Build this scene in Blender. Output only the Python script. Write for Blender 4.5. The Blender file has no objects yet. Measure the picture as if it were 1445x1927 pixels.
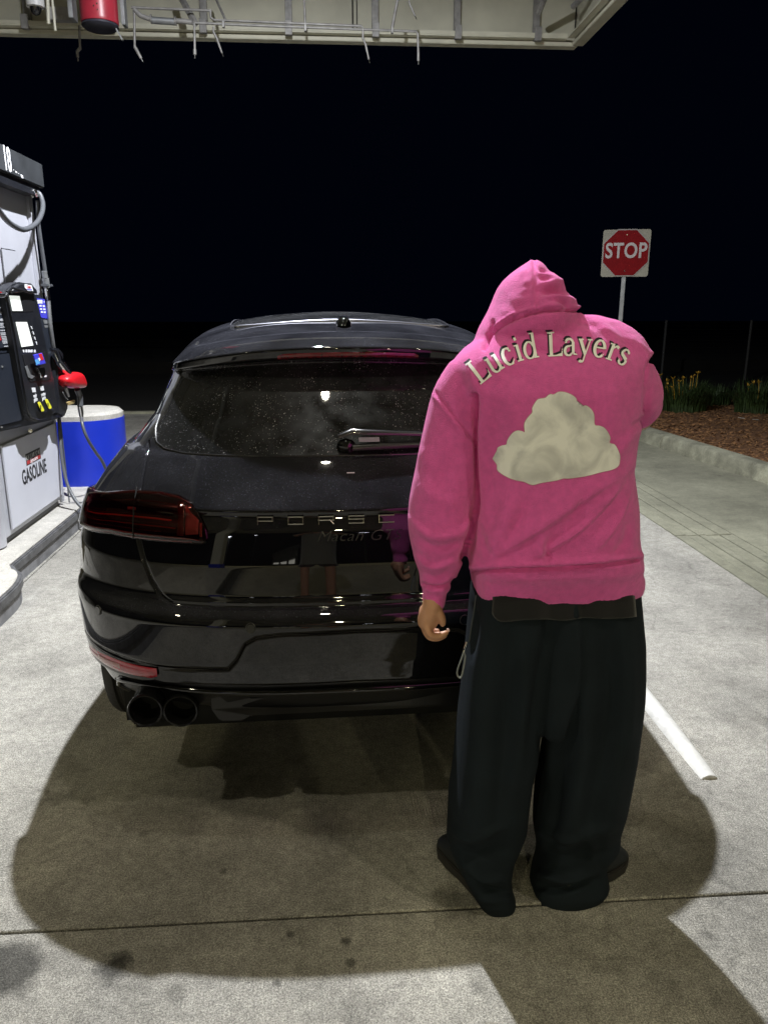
import bpy, bmesh, math, random
import numpy as np
from mathutils import Vector, Matrix
from mathutils.bvhtree import BVHTree
random.seed(7); rng = np.random.default_rng(7)
SC = bpy.context.scene
COL = SC.collection
R = math.radians

# ------------------------------------------------------------------ camera
CAMH, PITCH, YAW, FPX = 1.66, R(15), R(-4), 1447.0
cam_d = bpy.data.cameras.new('camera')
cam_d.sensor_fit = 'VERTICAL'; cam_d.sensor_height = 24.0
cam_d.lens = 24.0 * FPX / 1927.0
cam_d.clip_start = 0.05; cam_d.clip_end = 500
cam = bpy.data.objects.new('camera', cam_d); COL.objects.link(cam)
cam.location = (0, 0, CAMH); cam.rotation_euler = (R(90) - PITCH, 0, YAW)
SC.camera = cam

# ------------------------------------------------------------------ night sky
W = bpy.data.worlds.new('World'); SC.world = W; W.use_nodes = True
wn = W.node_tree; bgn = wn.nodes['Background']
bgn.inputs['Color'].default_value = (0.10, 0.22, 0.75, 1)
bgn.inputs['Strength'].default_value = 0.0032

# ------------------------------------------------------------------ canopy lamps: position, power, colour, size
KEY = ((-0.20, 4.88, 5.3), 690, (0.92, 0.95, 1.0), 0.11)
OVER = ((-0.02, 2.20, 5.0), 14, (1.0, 0.95, 0.74), 0.10)
FILLS = [((-3.3, 0.4, 5.0), 55, (1.0, 0.93, 0.68), 0.14, 'warm square lamp under the canopy above the pump side, left of the camera'),
         ((2.35, 0.2, 5.0), 42, (1.0, 0.90, 0.66), 0.14, 'warm square lamp under the right edge of the canopy beside the camera'),
         ((-5.6, -9.0, 5.0), 470, (1.0, 0.92, 0.52), 0.30, 'warm lamp far behind the camera over the left pump row'),
         ((0.45, -6.3, 5.0), 120, (1.0, 0.92, 0.54), 0.16, 'warm lamp under the canopy straight behind the photographer'),
         ((3.6, -10.4, 5.0), 330, (1.0, 0.91, 0.54), 0.30, 'warm lamp far behind the camera over the drive lane')]
SC.view_settings.view_transform = 'Standard'; SC.view_settings.look = 'None'
SC.view_settings.exposure = 0.0; SC.view_settings.gamma = 1.0
SC.render.engine = 'CYCLES'
SC.cycles.use_denoising = True
SC.cycles.max_bounces = 6; SC.cycles.glossy_bounces = 4; SC.cycles.transmission_bounces = 4
SC.cycles.transparent_max_bounces = 8
SC.cycles.sample_clamp_indirect = 4.0; SC.cycles.caustics_reflective = False; SC.cycles.caustics_refractive = False

# ------------------------------------------------------------------ helpers
def at(px, py, z=None, y=None, x=None):
    """world point on the sight line through a pixel of the photograph, at a known height or distance"""
    a = (px - 722.5) / FPX; b = (963.5 - py) / FPX
    X = a; Y = math.cos(PITCH) + b * math.sin(PITCH); Z = -math.sin(PITCH) + b * math.cos(PITCH)
    c, s = math.cos(YAW), math.sin(YAW)
    r = (c * X - s * Y, s * X + c * Y, Z)
    if z is not None: t = (z - CAMH) / r[2]
    elif y is not None: t = y / r[1]
    else: t = x / r[0]
    return Vector((t * r[0], t * r[1], CAMH + t * r[2]))
def px_of(P):
    """numpy: world points -> photograph pixels"""
    c, s = math.cos(-YAW), math.sin(-YAW)
    X = c * P[:, 0] - s * P[:, 1]; Y = s * P[:, 0] + c * P[:, 1]; Z = P[:, 2] - CAMH
    d = Y * math.cos(PITCH) - Z * math.sin(PITCH); u = Y * math.sin(PITCH) + Z * math.cos(PITCH)
    return 722.5 + FPX * X / d, 963.5 - FPX * u / d

def mat(name, col, rough=0.6, metal=0.0, coat=0.0, emit=None, estr=1.0, var=0.0, vscale=8.0, bump=0.0, bscale=60.0,
        spec=0.5, sheen=0.0, rvar=0.0, detail=6.0):
    m = bpy.data.materials.new(name); m.use_nodes = True
    nt = m.node_tree; b = nt.nodes['Principled BSDF']
    b.inputs['Base Color'].default_value = (*col, 1)
    b.inputs['Roughness'].default_value = rough; b.inputs['Metallic'].default_value = metal
    b.inputs['Coat Weight'].default_value = coat; b.inputs['Coat Roughness'].default_value = 0.02
    b.inputs['Specular IOR Level'].default_value = spec
    if sheen: b.inputs['Sheen Weight'].default_value = sheen; b.inputs['Sheen Roughness'].default_value = 0.5
    if emit: b.inputs['Emission Color'].default_value = (*emit, 1); b.inputs['Emission Strength'].default_value = estr
    if var or bump or rvar:
        tc = nt.nodes.new('ShaderNodeTexCoord')
        if var or rvar:
            n = nt.nodes.new('ShaderNodeTexNoise'); n.inputs['Scale'].default_value = vscale; n.inputs['Detail'].default_value = detail
            nt.links.new(tc.outputs['Object'], n.inputs['Vector'])
        if var:
            mr = nt.nodes.new('ShaderNodeMapRange'); mr.inputs[1].default_value = 0.3; mr.inputs[2].default_value = 0.7
            mr.inputs[3].default_value = 1 - var; mr.inputs[4].default_value = 1 + var
            nt.links.new(n.outputs['Fac'], mr.inputs[0])
            vm = nt.nodes.new('ShaderNodeVectorMath'); vm.operation = 'SCALE'; vm.inputs[0].default_value = col
            nt.links.new(mr.outputs[0], vm.inputs['Scale']); nt.links.new(vm.outputs[0], b.inputs['Base Color'])
        if rvar:
            mr = nt.nodes.new('ShaderNodeMapRange'); mr.inputs[1].default_value = 0.3; mr.inputs[2].default_value = 0.7
            mr.inputs[3].default_value = max(rough - rvar, 0.0); mr.inputs[4].default_value = rough + rvar
            nt.links.new(n.outputs['Fac'], mr.inputs[0]); nt.links.new(mr.outputs[0], b.inputs['Roughness'])
        if bump:
            n2 = nt.nodes.new('ShaderNodeTexNoise'); n2.inputs['Scale'].default_value = bscale; n2.inputs['Detail'].default_value = 4
            nt.links.new(tc.outputs['Object'], n2.inputs['Vector'])
            bp = nt.nodes.new('ShaderNodeBump'); bp.inputs['Strength'].default_value = bump; bp.inputs['Distance'].default_value = 0.01
            nt.links.new(n2.outputs['Fac'], bp.inputs['Height']); nt.links.new(bp.outputs[0], b.inputs['Normal'])
    return m

def link(o, parent=None, kind=None, label=None, cat=None, group=None):
    COL.objects.link(o)
    if parent: o.parent = parent
    if kind: o['kind'] = kind
    if label: o['label'] = label
    if cat: o['category'] = cat
    if group: o['group'] = group
    return o
def thing(name, label, cat, loc=(0, 0, 0), rz=0, group=None):
    o = bpy.data.objects.new(name, None); o.location = loc; o.rotation_euler = (0, 0, rz); o.empty_display_size = 0.1
    return link(o, None, None, label, cat, group)
def mesh(name, V, F, m, parent=None, smooth=True, **kw):
    me = bpy.data.meshes.new(name); me.from_pydata([tuple(v) for v in V], [], F)
    if smooth: me.polygons.foreach_set('use_smooth', [True] * len(me.polygons))
    if m: me.materials.append(m)
    me.update()
    return link(bpy.data.objects.new(name, me), parent, **kw)

class MB:
    """collects shapes into one mesh"""
    def __init__(s, off=None): s.V = []; s.F = []; s.off = Vector(off) if off is not None else Vector((0, 0, 0))
    def add(s, V, F):
        k = len(s.V); s.V += [Vector(v) - s.off for v in V]; s.F += [tuple(i + k for i in f) for f in F]; return s
    def box(s, lo, hi, rot=None, piv=None):
        (a, b, c), (d, e, f) = lo, hi
        V = [Vector(v) for v in ((a, b, c), (d, b, c), (d, e, c), (a, e, c), (a, b, f), (d, b, f), (d, e, f), (a, e, f))]
        if rot is not None:
            pv = Vector(piv) if piv is not None else sum(V, Vector()) / 8
            V = [rot @ (v - pv) + pv for v in V]
        return s.add(V, [(0, 3, 2, 1), (4, 5, 6, 7), (0, 1, 5, 4), (1, 2, 6, 5), (2, 3, 7, 6), (3, 0, 4, 7)])
    def rings(s, rings, cap=True, close=True):
        n = len(rings[0]); V = [v for r in rings for v in r]; F = []
        for i in range(len(rings) - 1):
            for j in range(n if close else n - 1):
                k = (j + 1) % n; F.append((i * n + j, i * n + k, (i + 1) * n + k, (i + 1) * n + j))
        if cap: F.append(tuple(reversed(range(n)))); F.append(tuple(range((len(rings) - 1) * n, len(rings) * n)))
        return s.add(V, F)
    def tube(s, pts, r, n=10, cap=True, flat=1.0):
        pts = [Vector(p) for p in pts]; m = len(pts)
        rr = r if hasattr(r, '__len__') else [r] * m
        T = [(pts[min(i + 1, m - 1)] - pts[max(i - 1, 0)]).normalized() for i in range(m)]
        u = T[0].orthogonal().normalized(); rings = []
        for i in range(m):
            u = (u - T[i] * u.dot(T[i])).normalized(); v = T[i].cross(u)
            rings.append([pts[i] + u * (rr[i] * math.cos(2 * math.pi * k / n)) + v * (rr[i] * flat * math.sin(2 * math.pi * k / n)) for k in range(n)])
        return s.rings(rings, cap)
    def cyl(s, p, q, r, n=20, r2=None): return s.tube([p, q], [r, r if r2 is None else r2], n)
    def lathe(s, prof, axis='z', c=(0, 0, 0), n=32):
        rings = []
        for (r, h) in prof:
            ring = []
            for k in range(n):
                a = 2 * math.pi * k / n; u, v = r * math.cos(a), r * math.sin(a)
                p = (u, v, h) if axis == 'z' else ((h, u, v) if axis == 'x' else (v, h, u))
                ring.append(Vector(p) + Vector(c))
            rings.append(ring)
        return s.rings(rings, cap=True)
    def prism(s, poly, d):
        """polygon of 3-D points extruded by vector d"""
        poly = [Vector(p) for p in poly]; d = Vector(d); n = len(poly)
        V = poly + [p + d for p in poly]
        return s.add(V, [tuple(reversed(range(n))), tuple(range(n, 2 * n))] + [(i, (i + 1) % n, n + (i + 1) % n, n + i) for i in range(n)])
    def build(s, name, m, parent=None, smooth=False, bevel=0.0, segs=2, **kw):
        me = bpy.data.meshes.new(name); me.from_pydata([tuple(v) for v in s.V], [], s.F)
        bm = bmesh.new(); bm.from_mesh(me)
        bmesh.ops.recalc_face_normals(bm, faces=bm.faces)
        if bevel: bmesh.ops.bevel(bm, geom=[e for e in bm.edges if len(e.link_faces) == 2 and e.calc_face_angle(0) > 0.6], offset=bevel, segments=segs, affect='EDGES', clamp_overlap=True)
        bm.to_mesh(me); bm.free()
        if m: me.materials.append(m)
        if smooth or bevel: me.polygons.foreach_set('use_smooth', [True] * len(me.polygons))
        if (smooth or bevel) and hasattr(me, 'set_sharp_from_angle'): me.set_sharp_from_angle(angle=R(40))
        me.update()
        return link(bpy.data.objects.new(name, me), parent, **kw)

def spline(pts, n=8):
    P = [Vector(p) for p in pts]; P = [2 * P[0] - P[1]] + P + [2 * P[-1] - P[-2]]; out = []
    for i in range(1, len(P) - 2):
        for k in range(n):
            t = k / n; a, b, c, d = P[i - 1], P[i], P[i + 1], P[i + 2]
            out.append(0.5 * ((2 * b) + (c - a) * t + (2 * a - 5 * b + 4 * c - d) * t * t + (3 * b - 3 * c + d - a) * t ** 3))
    out.append(P[-2]); return out

def text_mesh(txt, size, extrude=0.0005, shear=0.0, spacing=1.0, bold=0.0, xs=1.0):
    cu = bpy.data.curves.new('lettering_curve', 'FONT'); cu.body = txt; cu.size = size; cu.extrude = extrude; cu.shear = shear
    cu.space_character = spacing; cu.offset = bold; cu.resolution_u = 4; cu.align_x = 'CENTER'; cu.align_y = 'CENTER'
    o = bpy.data.objects.new('lettering_curve', cu); COL.objects.link(o)
    bpy.context.view_layer.update()
    me = bpy.data.meshes.new_from_object(o.evaluated_get(bpy.context.evaluated_depsgraph_get()))
    bpy.data.objects.remove(o); bpy.data.curves.remove(cu)
    if xs != 1.0: me.transform(Matrix.Diagonal((xs, 1, 1, 1)))
    return me
def place_text(name, txt, size, m, parent, origin, right, up, **kw):
    me = text_mesh(txt, size, **kw); r = Vector(right).normalized(); u = Vector(up); u = (u - r * u.dot(r)).normalized(); n = r.cross(u)
    M = Matrix(((r.x, u.x, n.x, origin[0]), (r.y, u.y, n.y, origin[1]), (r.z, u.z, n.z, origin[2]), (0, 0, 0, 1)))
    me.transform(M); me.materials.clear(); me.materials.append(m)
    return link(bpy.data.objects.new(name, me), parent)

def remeshed(name, mb, m, parent, voxel, smooth=6, factor=0.5):
    me = bpy.data.meshes.new(name + '_source'); me.from_pydata([tuple(v) for v in mb.V], [], mb.F)
    bm = bmesh.new(); bm.from_mesh(me); bmesh.ops.recalc_face_normals(bm, faces=bm.faces); bm.to_mesh(me); bm.free()
    o = bpy.data.objects.new(name + '_source', me); COL.objects.link(o)
    rm = o.modifiers.new('r', 'REMESH'); rm.mode = 'VOXEL'; rm.voxel_size = voxel
    sm = o.modifiers.new('s', 'SMOOTH'); sm.iterations = smooth; sm.factor = factor
    bpy.context.view_layer.update()
    me2 = bpy.data.meshes.new_from_object(o.evaluated_get(bpy.context.evaluated_depsgraph_get()))
    bpy.data.objects.remove(o); me2.name = name
    me2.materials.clear(); me2.materials.append(m)
    me2.polygons.foreach_set('use_smooth', [True] * len(me2.polygons))
    return link(bpy.data.objects.new(name, me2), parent)
def get_co(me):
    a = np.empty(len(me.vertices) * 3); me.vertices.foreach_get('co', a); return a.reshape(-1, 3)
def get_no(me):
    a = np.empty(len(me.vertices) * 3); me.vertices.foreach_get('normal', a); return a.reshape(-1, 3)
def set_co(me, c): me.vertices.foreach_set('co', c.ravel()); me.update()

# ================================================================== materials
def concrete(name, col, patches=0.24, grain=0.46, broom=True, stains=()):
    m = bpy.data.materials.new(name); m.use_nodes = True; nt = m.node_tree; b = nt.nodes['Principled BSDF']
    N = nt.nodes.new; L = nt.links.new
    tc = N('ShaderNodeTexCoord')
    def noise(scale, detail=4, vec=None, rough=0.6):
        n = N('ShaderNodeTexNoise'); n.inputs['Scale'].default_value = scale; n.inputs['Detail'].default_value = detail; n.inputs['Roughness'].default_value = rough
        L(vec or tc.outputs['Object'], n.inputs['Vector']); return n
    def rng_(src, a, b_, c, d):
        r = N('ShaderNodeMapRange'); r.inputs[1].default_value = a; r.inputs[2].default_value = b_; r.inputs[3].default_value = c; r.inputs[4].default_value = d
        L(src, r.inputs[0]); return r.outputs[0]
    def mul(a, b_):
        q = N('ShaderNodeMath'); q.operation = 'MULTIPLY'; L(a, q.inputs[0]); L(b_, q.inputs[1]); return q.outputs[0]
    big = rng_(noise(0.9, 5).outputs['Fac'], 0.35, 0.65, 1 - patches, 1 + patches)
    mid = rng_(noise(9, 5).outputs['Fac'], 0.3, 0.7, 1 - patches * 0.6, 1 + patches * 0.6)
    g1 = rng_(noise(190, 1, rough=0.5).outputs['Fac'], 0.34, 0.66, 1 - grain * .8, 1 + grain * .6); g2 = rng_(noise(430, 1, rough=0.5).outputs['Fac'], 0.36, 0.64, 1 - grain * .8, 1 + grain * .8); fine = mul(g1, g2)
    f = mul(mul(big, mid), fine)
    wear = rng_(noise(34, 9, rough=0.78).outputs['Fac'], 0.36, 0.64, 1 - grain * .62, 1 + grain * .42); f = mul(f, wear)
    # dark oil spots and pits
    vo = N('ShaderNodeTexVoronoi'); vo.inputs['Scale'].default_value = 26; L(tc.outputs['Object'], vo.inputs['Vector'])
    pit = rng_(vo.outputs['Distance'], 0.03, 0.09, 0.55, 1.0); f = mul(f, pit)
    st = rng_(noise(2.6, 3).outputs['Fac'], 0.66, 0.74, 1.0, 0.62); f = mul(f, st)
    for (sx_, sy_, sr_, sk_) in stains:
        dn = noise(7 / max(sr_ * 6, .3), 4); off = N('ShaderNodeVectorMath'); off.operation = 'MULTIPLY_ADD'; off.inputs[1].default_value = (sr_ * 1.6,) * 3; L(dn.outputs['Color'], off.inputs[0]); L(tc.outputs['Object'], off.inputs[2])
        ds = N('ShaderNodeVectorMath'); ds.operation = 'DISTANCE'; L(off.outputs[0], ds.inputs[0]); ds.inputs[1].default_value = (sx_ + sr_ * .8, sy_ + sr_ * .8, sr_ * .8)
        f = mul(f, rng_(ds.outputs['Value'], sr_ * .55, sr_ * 1.15, sk_, 1.0))
    if stains:
        cv = N('ShaderNodeTexVoronoi'); cv.feature = 'DISTANCE_TO_EDGE'; cv.inputs['Scale'].default_value = 3.2
        wv = N('ShaderNodeVectorMath'); wv.operation = 'MULTIPLY_ADD'; wv.inputs[1].default_value = (.16,) * 3; L(noise(5, 5).outputs['Color'], wv.inputs[0]); L(tc.outputs['Object'], wv.inputs[2]); L(wv.outputs[0], cv.inputs['Vector'])
        ck = rng_(cv.outputs['Distance'], 0.0, 0.012, 0.0, 1.0); mk = rng_(noise(0.55, 2).outputs['Fac'], .42, .56, 1.0, 0.0)
        mxx = N('ShaderNodeMath'); mxx.operation = 'MAXIMUM'; L(ck, mxx.inputs[0]); L(mk, mxx.inputs[1]); f = mul(f, rng_(mxx.outputs[0], 0, 1, .72, 1.0))
        tr = N('ShaderNodeTexWave'); tr.inputs['Scale'].default_value = .55; tr.inputs['Distortion'].default_value = 6; tr.inputs['Detail'].default_value = 4; L(tc.outputs['Object'], tr.inputs['Vector']); f = mul(f, rng_(tr.outputs['Fac'], 0, 1, .93, 1.05))
    vm = N('ShaderNodeVectorMath'); vm.operation = 'SCALE'; vm.inputs[0].default_value = col; L(f, vm.inputs['Scale'])
    L(vm.outputs[0], b.inputs['Base Color']); b.inputs['Roughness'].default_value = 0.85; b.inputs['Specular IOR Level'].default_value = 0.35
    mp = N('ShaderNodeMapping'); mp.inputs['Scale'].default_value = (1.0, 0.06, 1.0); L(tc.outputs['Object'], mp.inputs['Vector'])
    br = noise(190, 2, mp.outputs[0])
    ad = N('ShaderNodeMath'); ad.operation = 'ADD'; L(noise(230, 3).outputs['Fac'], ad.inputs[0])
    sc = N('ShaderNodeMath'); sc.operation = 'MULTIPLY'; sc.inputs[1].default_value = 1.0 if broom else 0.0; L(br.outputs['Fac'], sc.inputs[0]); L(sc.outputs[0], ad.inputs[1])
    bp = N('ShaderNodeBump'); bp.inputs['Strength'].default_value = 0.75; bp.inputs['Distance'].default_value = 0.006
    L(ad.outputs[0], bp.inputs['Height']); L(bp.outputs[0], b.inputs['Normal'])
    return m
M_CONC = concrete('broomed_concrete', (0.345, 0.33, 0.295), stains=[(*at(x_, y_, z=0)[:2], r_, k_) for x_, y_, r_, k_ in
    ((212, 1822, .05, .30), (228, 1800, .03, .5), (8, 1830, .10, .30), (548, 1758, .014, .40), (650, 1770, .017, .35), (661, 1812, .015, .45), (600, 1650, .30, .82), (430, 1480, .28, .86), (860, 1700, .07, .6), (1400, 1350, .12, .8), (80, 1250, .14, .82), (110, 1500, .05, .7), (330, 1870, .03, .7), (520, 1850, .012, .5), (1250, 1850, .05, .75), (1330, 1760, .02, .6), (900, 1860, .02, .6), (270, 1570, .02, .6), (420, 1640, .015, .55), (680, 1900, .06, .8), (690, 1540, .22, .84), (1290, 1600, .16, .85))])
M_CONC2 = concrete('smooth_drive_concrete', (0.25, 0.245, 0.185), grain=0.2, broom=False)
M_CURB = concrete('kerb_concrete', (0.29, 0.285, 0.215), patches=0.45, grain=0.2, broom=False)
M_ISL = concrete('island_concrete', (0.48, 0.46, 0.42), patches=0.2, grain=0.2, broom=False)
M_JOINT = mat('joint_dirt', (0.03, 0.028, 0.025), 0.95)
M_ASPH = mat('asphalt', (0.014, 0.0125, 0.011), 0.9, var=0.3, vscale=20, bump=0.5, bscale=150)
M_STEEL = mat('kerb_steel', (0.14, 0.14, 0.145), 0.55, metal=0.5, var=0.35, vscale=14, bump=0.25, bscale=40)
M_WHITE = mat('white_paint', (0.62, 0.61, 0.58), 0.55, var=0.10, vscale=30, bump=0.25, bscale=80)
M_MULCH = mat('bark_mulch', (0.14, 0.065, 0.028), 0.95, var=0.5, vscale=30, bump=0.8, bscale=60)
M_CHIP = mat('bark_chip', (0.22, 0.11, 0.045), 0.9, var=0.7, vscale=9)
M_GREY = mat('galvanised_steel', (0.33, 0.34, 0.35), 0.5, metal=0.7, var=0.2, vscale=12)
M_PIPE = mat('painted_pipe', (0.30, 0.29, 0.28), 0.5, metal=0.2, var=0.25, vscale=15)
M_BEIGE = mat('beige_fascia', (0.56, 0.54, 0.43), 0.6, var=0.12, vscale=2.5)
M_BEIGE2 = mat('beige_flange', (0.62, 0.60, 0.48), 0.5, var=0.10, vscale=5)
M_DECK = mat('canopy_deck', (0.26, 0.26, 0.22), 0.7, var=0.1, vscale=2)
M_BLACK = mat('black_plastic', (0.012, 0.013, 0.017), 0.38, bump=0.15, bscale=200, rvar=0.08, vscale=10)
M_NAVY = mat('dark_navy_plastic', (0.016, 0.020, 0.030), 0.42, rvar=0.08, vscale=8)
M_PANEL = mat('pump_white_panel', (0.60, 0.61, 0.68), 0.42, var=0.04, vscale=4)
M_SILV = mat('pump_silver', (0.50, 0.51, 0.56), 0.4, metal=0.25, var=0.08, vscale=6)
M_INK = mat('black_ink', (0.012, 0.012, 0.015), 0.5)
M_PRINT = mat('white_print', (0.75, 0.76, 0.78), 0.5)
M_RED = mat('red_print', (0.55, 0.02, 0.03), 0.5)
M_BLUE = mat('blue_paint', (0.012, 0.035, 0.50), 0.35, var=0.08, vscale=5)
M_BLUEP = mat('blue_print', (0.05, 0.05, 0.55), 0.5)
M_YEL = mat('yellow_label', (0.80, 0.78, 0.04), 0.5)
M_SCREEN = mat('lit_screen', (0.5, 0.5, 0.5), 0.3, emit=(0.93, 1.0, 0.93), estr=.85)
M_UPPER = mat('upper_panel_grey', (0.42, 0.425, 0.47), 0.4, var=0.05, vscale=4)
M_LAMP = mat('lamp_lens', (0.9, 0.9, 0.9), 0.3, emit=(0.92, 0.96, 1.0), estr=60)
M_LAMPW = mat('lamp_lens_warm', (0.9, 0.9, 0.9), 0.3, emit=(1.0, 0.92, 0.7), estr=25)
M_HOSE = mat('hose_rubber', (0.09, 0.095, 0.105), 0.35, rvar=0.08, vscale=30)
M_CHROME = mat('chrome', (0.75, 0.75, 0.74), 0.16, metal=1.0)
M_NOZ = mat('red_nozzle_cover', (0.62, 0.012, 0.02), 0.35, bump=0.2, bscale=60)

# ================================================================== ground
def structure(mb, name, m, **kw): return mb.build(name, m, kind='structure', **kw)
structure(MB().box((-60, -40, -0.30), (60, 90, -0.05)), 'ground', M_ASPH)
# concrete forecourt: slabs with open joints
pave = bpy.data.objects.new('forecourt_pavement', MB().box((-20, -14, -0.05), (2.56, 12.46, -0.022)).build('tmp', M_JOINT).data)
bpy.data.objects.remove(bpy.data.objects['tmp']); link(pave, kind='structure')
JY = 1.806
xs_ = [-20, -14.2, -8.2, -1.92, 2.555]; ys_ = [-14, -8.2, -3.2, JY, 12.45]
for i in range(len(xs_) - 1):
    for j in range(len(ys_) - 1):
        MB().box((xs_[i] + .004, ys_[j] + .004, -0.03), (xs_[i + 1] - .004, ys_[j + 1] - .004, 0.0)).build('slab', M_CONC, pave, bevel=0.004, segs=1)
# right-hand drainage strip: narrow concrete runs with shallow grooves, then the drive lane
strip = bpy.data.objects.new('gutter_strip', MB().box((2.556, -14, -0.05), (3.02, 20, -0.03)).build('tmp', M_JOINT).data)
bpy.data.objects.remove(bpy.data.objects['tmp']); link(strip, kind='structure')
sx = [2.562, 2.655, 2.745, 2.80, 2.905, 3.012]
for i in range(len(sx) - 1):
    for (ya, yb) in ((-14, 0.9), (0.9, 5.36), (5.37, 12.0), (12.0, 20)):
        MB().box((sx[i] + .0045, ya + .004, -0.035), (sx[i + 1] - .0045, yb - .004, -0.002 - 0.004 * (i % 2))).build('strip_slab', M_CONC2, strip, bevel=0.004, segs=1)
structure(MB().box((3.02, -14, -0.05), (20, 14, -0.006)), 'drive_lane', M_CONC2)
# far road beyond the forecourt on the left, with its pale kerb
structure(MB().box((-30, 12.47, -0.05), (2.55, 12.62, 0.03)), 'far_kerb', M_CURB, bevel=0.01)
structure(MB().box((-60, 20.6, -0.05), (60, 60, 0.25)), 'far_verge', mat('dark_verge', (0.012, 0.011, 0.010), 1.0, var=0.4, vscale=1.5))

# raised white half-round lane divider with a worn end
pts = []; rr = []
for k in range(40):
    t = k / 39; y = 2.36 + t * 3.4; w = 0.046 * min(1.0, 0.94 + t * 6)
    pts.append((1.345 + 0.004 * math.sin(9 * t), y, -0.012 - 0.012 * max(0, 1 - t * 8))); rr.append(w)
d = MB().tube(pts, rr, 20, True, 0.85)
o = d.build('lane_divider', M_WHITE, smooth=True, label='raised white painted half-round strip on the concrete, right of the dark trousers', cat='lane divider')

# planter kerb on the right: three cast lengths
k = thing('planter_kerb', 'weathered concrete kerb between the driveway and the brown mulch bed', 'kerb', (4.1, 7.2, 0))
K0 = Vector((4.52, 4.0, 0)); K1 = Vector((3.62, 12.3, 0))
dirk = (K1 - K0).normalized(); nk = Vector((dirk.y, -dirk.x, 0))
cuts = [0, 2.42, 5.0, 8.35]
for a, b in zip(cuts[:-1], cuts[1:]):
    p0 = K0 + dirk * (a + .004) - k.location; p1 = K0 + dirk * (b - .004) - k.location
    prof = [(0.0, -.05), (0.0, .0), (.03, .135), (.05, .15), (.20, .15), (.215, .13), (.215, -.05)]
    MB().rings([[p + nk * u + Vector((0, 0, w)) for u, w in prof] for p in (p0, p1)]).build('kerb_stone', M_CURB, k, bevel=0.006)
# gutter pan edge line at the kerb foot
bedv = [K0 + nk * .20, K1 + nk * .20, Vector((5.0, 13.8, 0)), Vector((22, 13.8, 0)), Vector((22, 3.0, 0)), Vector((4.9, 3.0, 0))]
structure(MB().prism([(v.x, v.y, -0.02) for v in bedv], (0, 0, 0.13)), 'mulch_bed', M_MULCH)
# loose bark chips
mb = MB(); kx = lambda y: K0.x + (y - K0.y) * (K1.x - K0.x) / (K1.y - K0.y) + .24
for _ in range(9000):
    y = 5.6 + (random.random() ** .8) * 7.2; x = kx(y) + random.random() ** 1.2 * 3.6
    l, w = random.uniform(.012, .035), random.uniform(.005, .012)
    q = Matrix.Rotation(random.uniform(0, 6.28), 3, 'Z') @ Matrix.Rotation(random.uniform(-.6, .6), 3, 'X') @ Matrix.Rotation(random.uniform(-.5, .5), 3, 'Y')
    c = Vector((x, y, .113 + random.random() * .012))
    mb.add([c + q @ Vector(v) for v in ((-l, -w, 0), (l, -w * .6, 0), (l * .9, w, .002), (-l * .8, w * .7, .002), (0, 0, .006))], [(0, 1, 4), (1, 2, 4), (2, 3, 4), (3, 0, 4)])
mb.build('bark_chips', M_CHIP, kind='stuff', label='loose bark chips covering the planter bed', cat='mulch')
# daylily clumps
M_LEAF = mat('strap_leaf', (0.03, 0.055, 0.014), 0.6, var=0.5, vscale=6)
M_FLOW = mat('yellow_petal', (0.42, 0.24, 0.02), 0.6)
def daylily(px, y, n, s, fl, label):
    p = at(px, 765, y=y); p.z = .11
    t = thing('daylily', label, 'flowering plant', p)
    mb = MB()
    for _ in range(n):
        a = random.uniform(0, 6.28); rad = random.random() ** .5 * .34 * s; b = Vector((math.cos(a) * rad, math.sin(a) * rad * .7, 0))
        a2 = a + random.uniform(-.9, .9); L = random.uniform(.28, .62) * s; bend = random.uniform(.1, .75); w = random.uniform(.005, .011)
        d = Vector((math.cos(a2), math.sin(a2), 0)); sd = Vector((-d.y, d.x, 0)) * w; pr = []
        for q in range(6):
            u = q / 5; c = b + d * (L * bend * u ** 1.7) + Vector((0, 0, L * (u - .45 * bend * u * u * u * 1.4)))
            ww = (1 - u ** 2) * .95 + .05; pr += [c + sd * ww, c - sd * ww]
        mb.add(pr, [(2 * q, 2 * q + 1, 2 * q + 3, 2 * q + 2) for q in range(5)])
    mb.build('leaves', M_LEAF, t, kind='stuff')
    for (fx, fz) in fl:
        f = MB(); c = Vector((fx, random.uniform(-.25, -.05), fz))
        f.tube([(fx * .6, c.y * .6, 0.05), (fx * .9, c.y, fz * .7), c], .004, 5)
        for q in range(6):
            a = q * 1.047 + random.random(); dd = Vector((math.cos(a) * .8, math.sin(a) * .8 - .2, random.uniform(.5, 1.2))); e = Vector((-math.sin(a), math.cos(a), random.uniform(-.6, .6))).normalized() * .016
            f.add([c, c + dd * .022 + e * .8, c + dd * .05 + Vector((0, 0, -.006)), c + dd * .022 - e * .8], [(0, 1, 2, 3)])
        f.build('flower', M_FLOW, t)
daylily(1285, 11.4, 900, 1.0, [(-.30, .50), (-.22, .46), (-.33, .40), (-.26, .36), (.0, .54), (.06, .58), (-.12, .50), (.02, .50)], 'clump of green strap leaves with the most yellow flowers, beside the raised pink elbow')
daylily(1215, 11.9, 500, .9, [(.1, .5), (.2, .42)], 'daylily clump mostly hidden behind the raised pink sleeve')
daylily(1345, 12.1, 380, .7, [], 'low flowerless leaf clump between the two bigger daylily clumps')
daylily(1425, 11.2, 800, 1.0, [(-.21, .44), (-.24, .40), (-.17, .46)], 'leafy daylily clump with three small yellow flowers near the right edge of the picture')
M_PAPER = mat('litter_paper', (0.55, 0.54, 0.50), 0.8)
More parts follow.
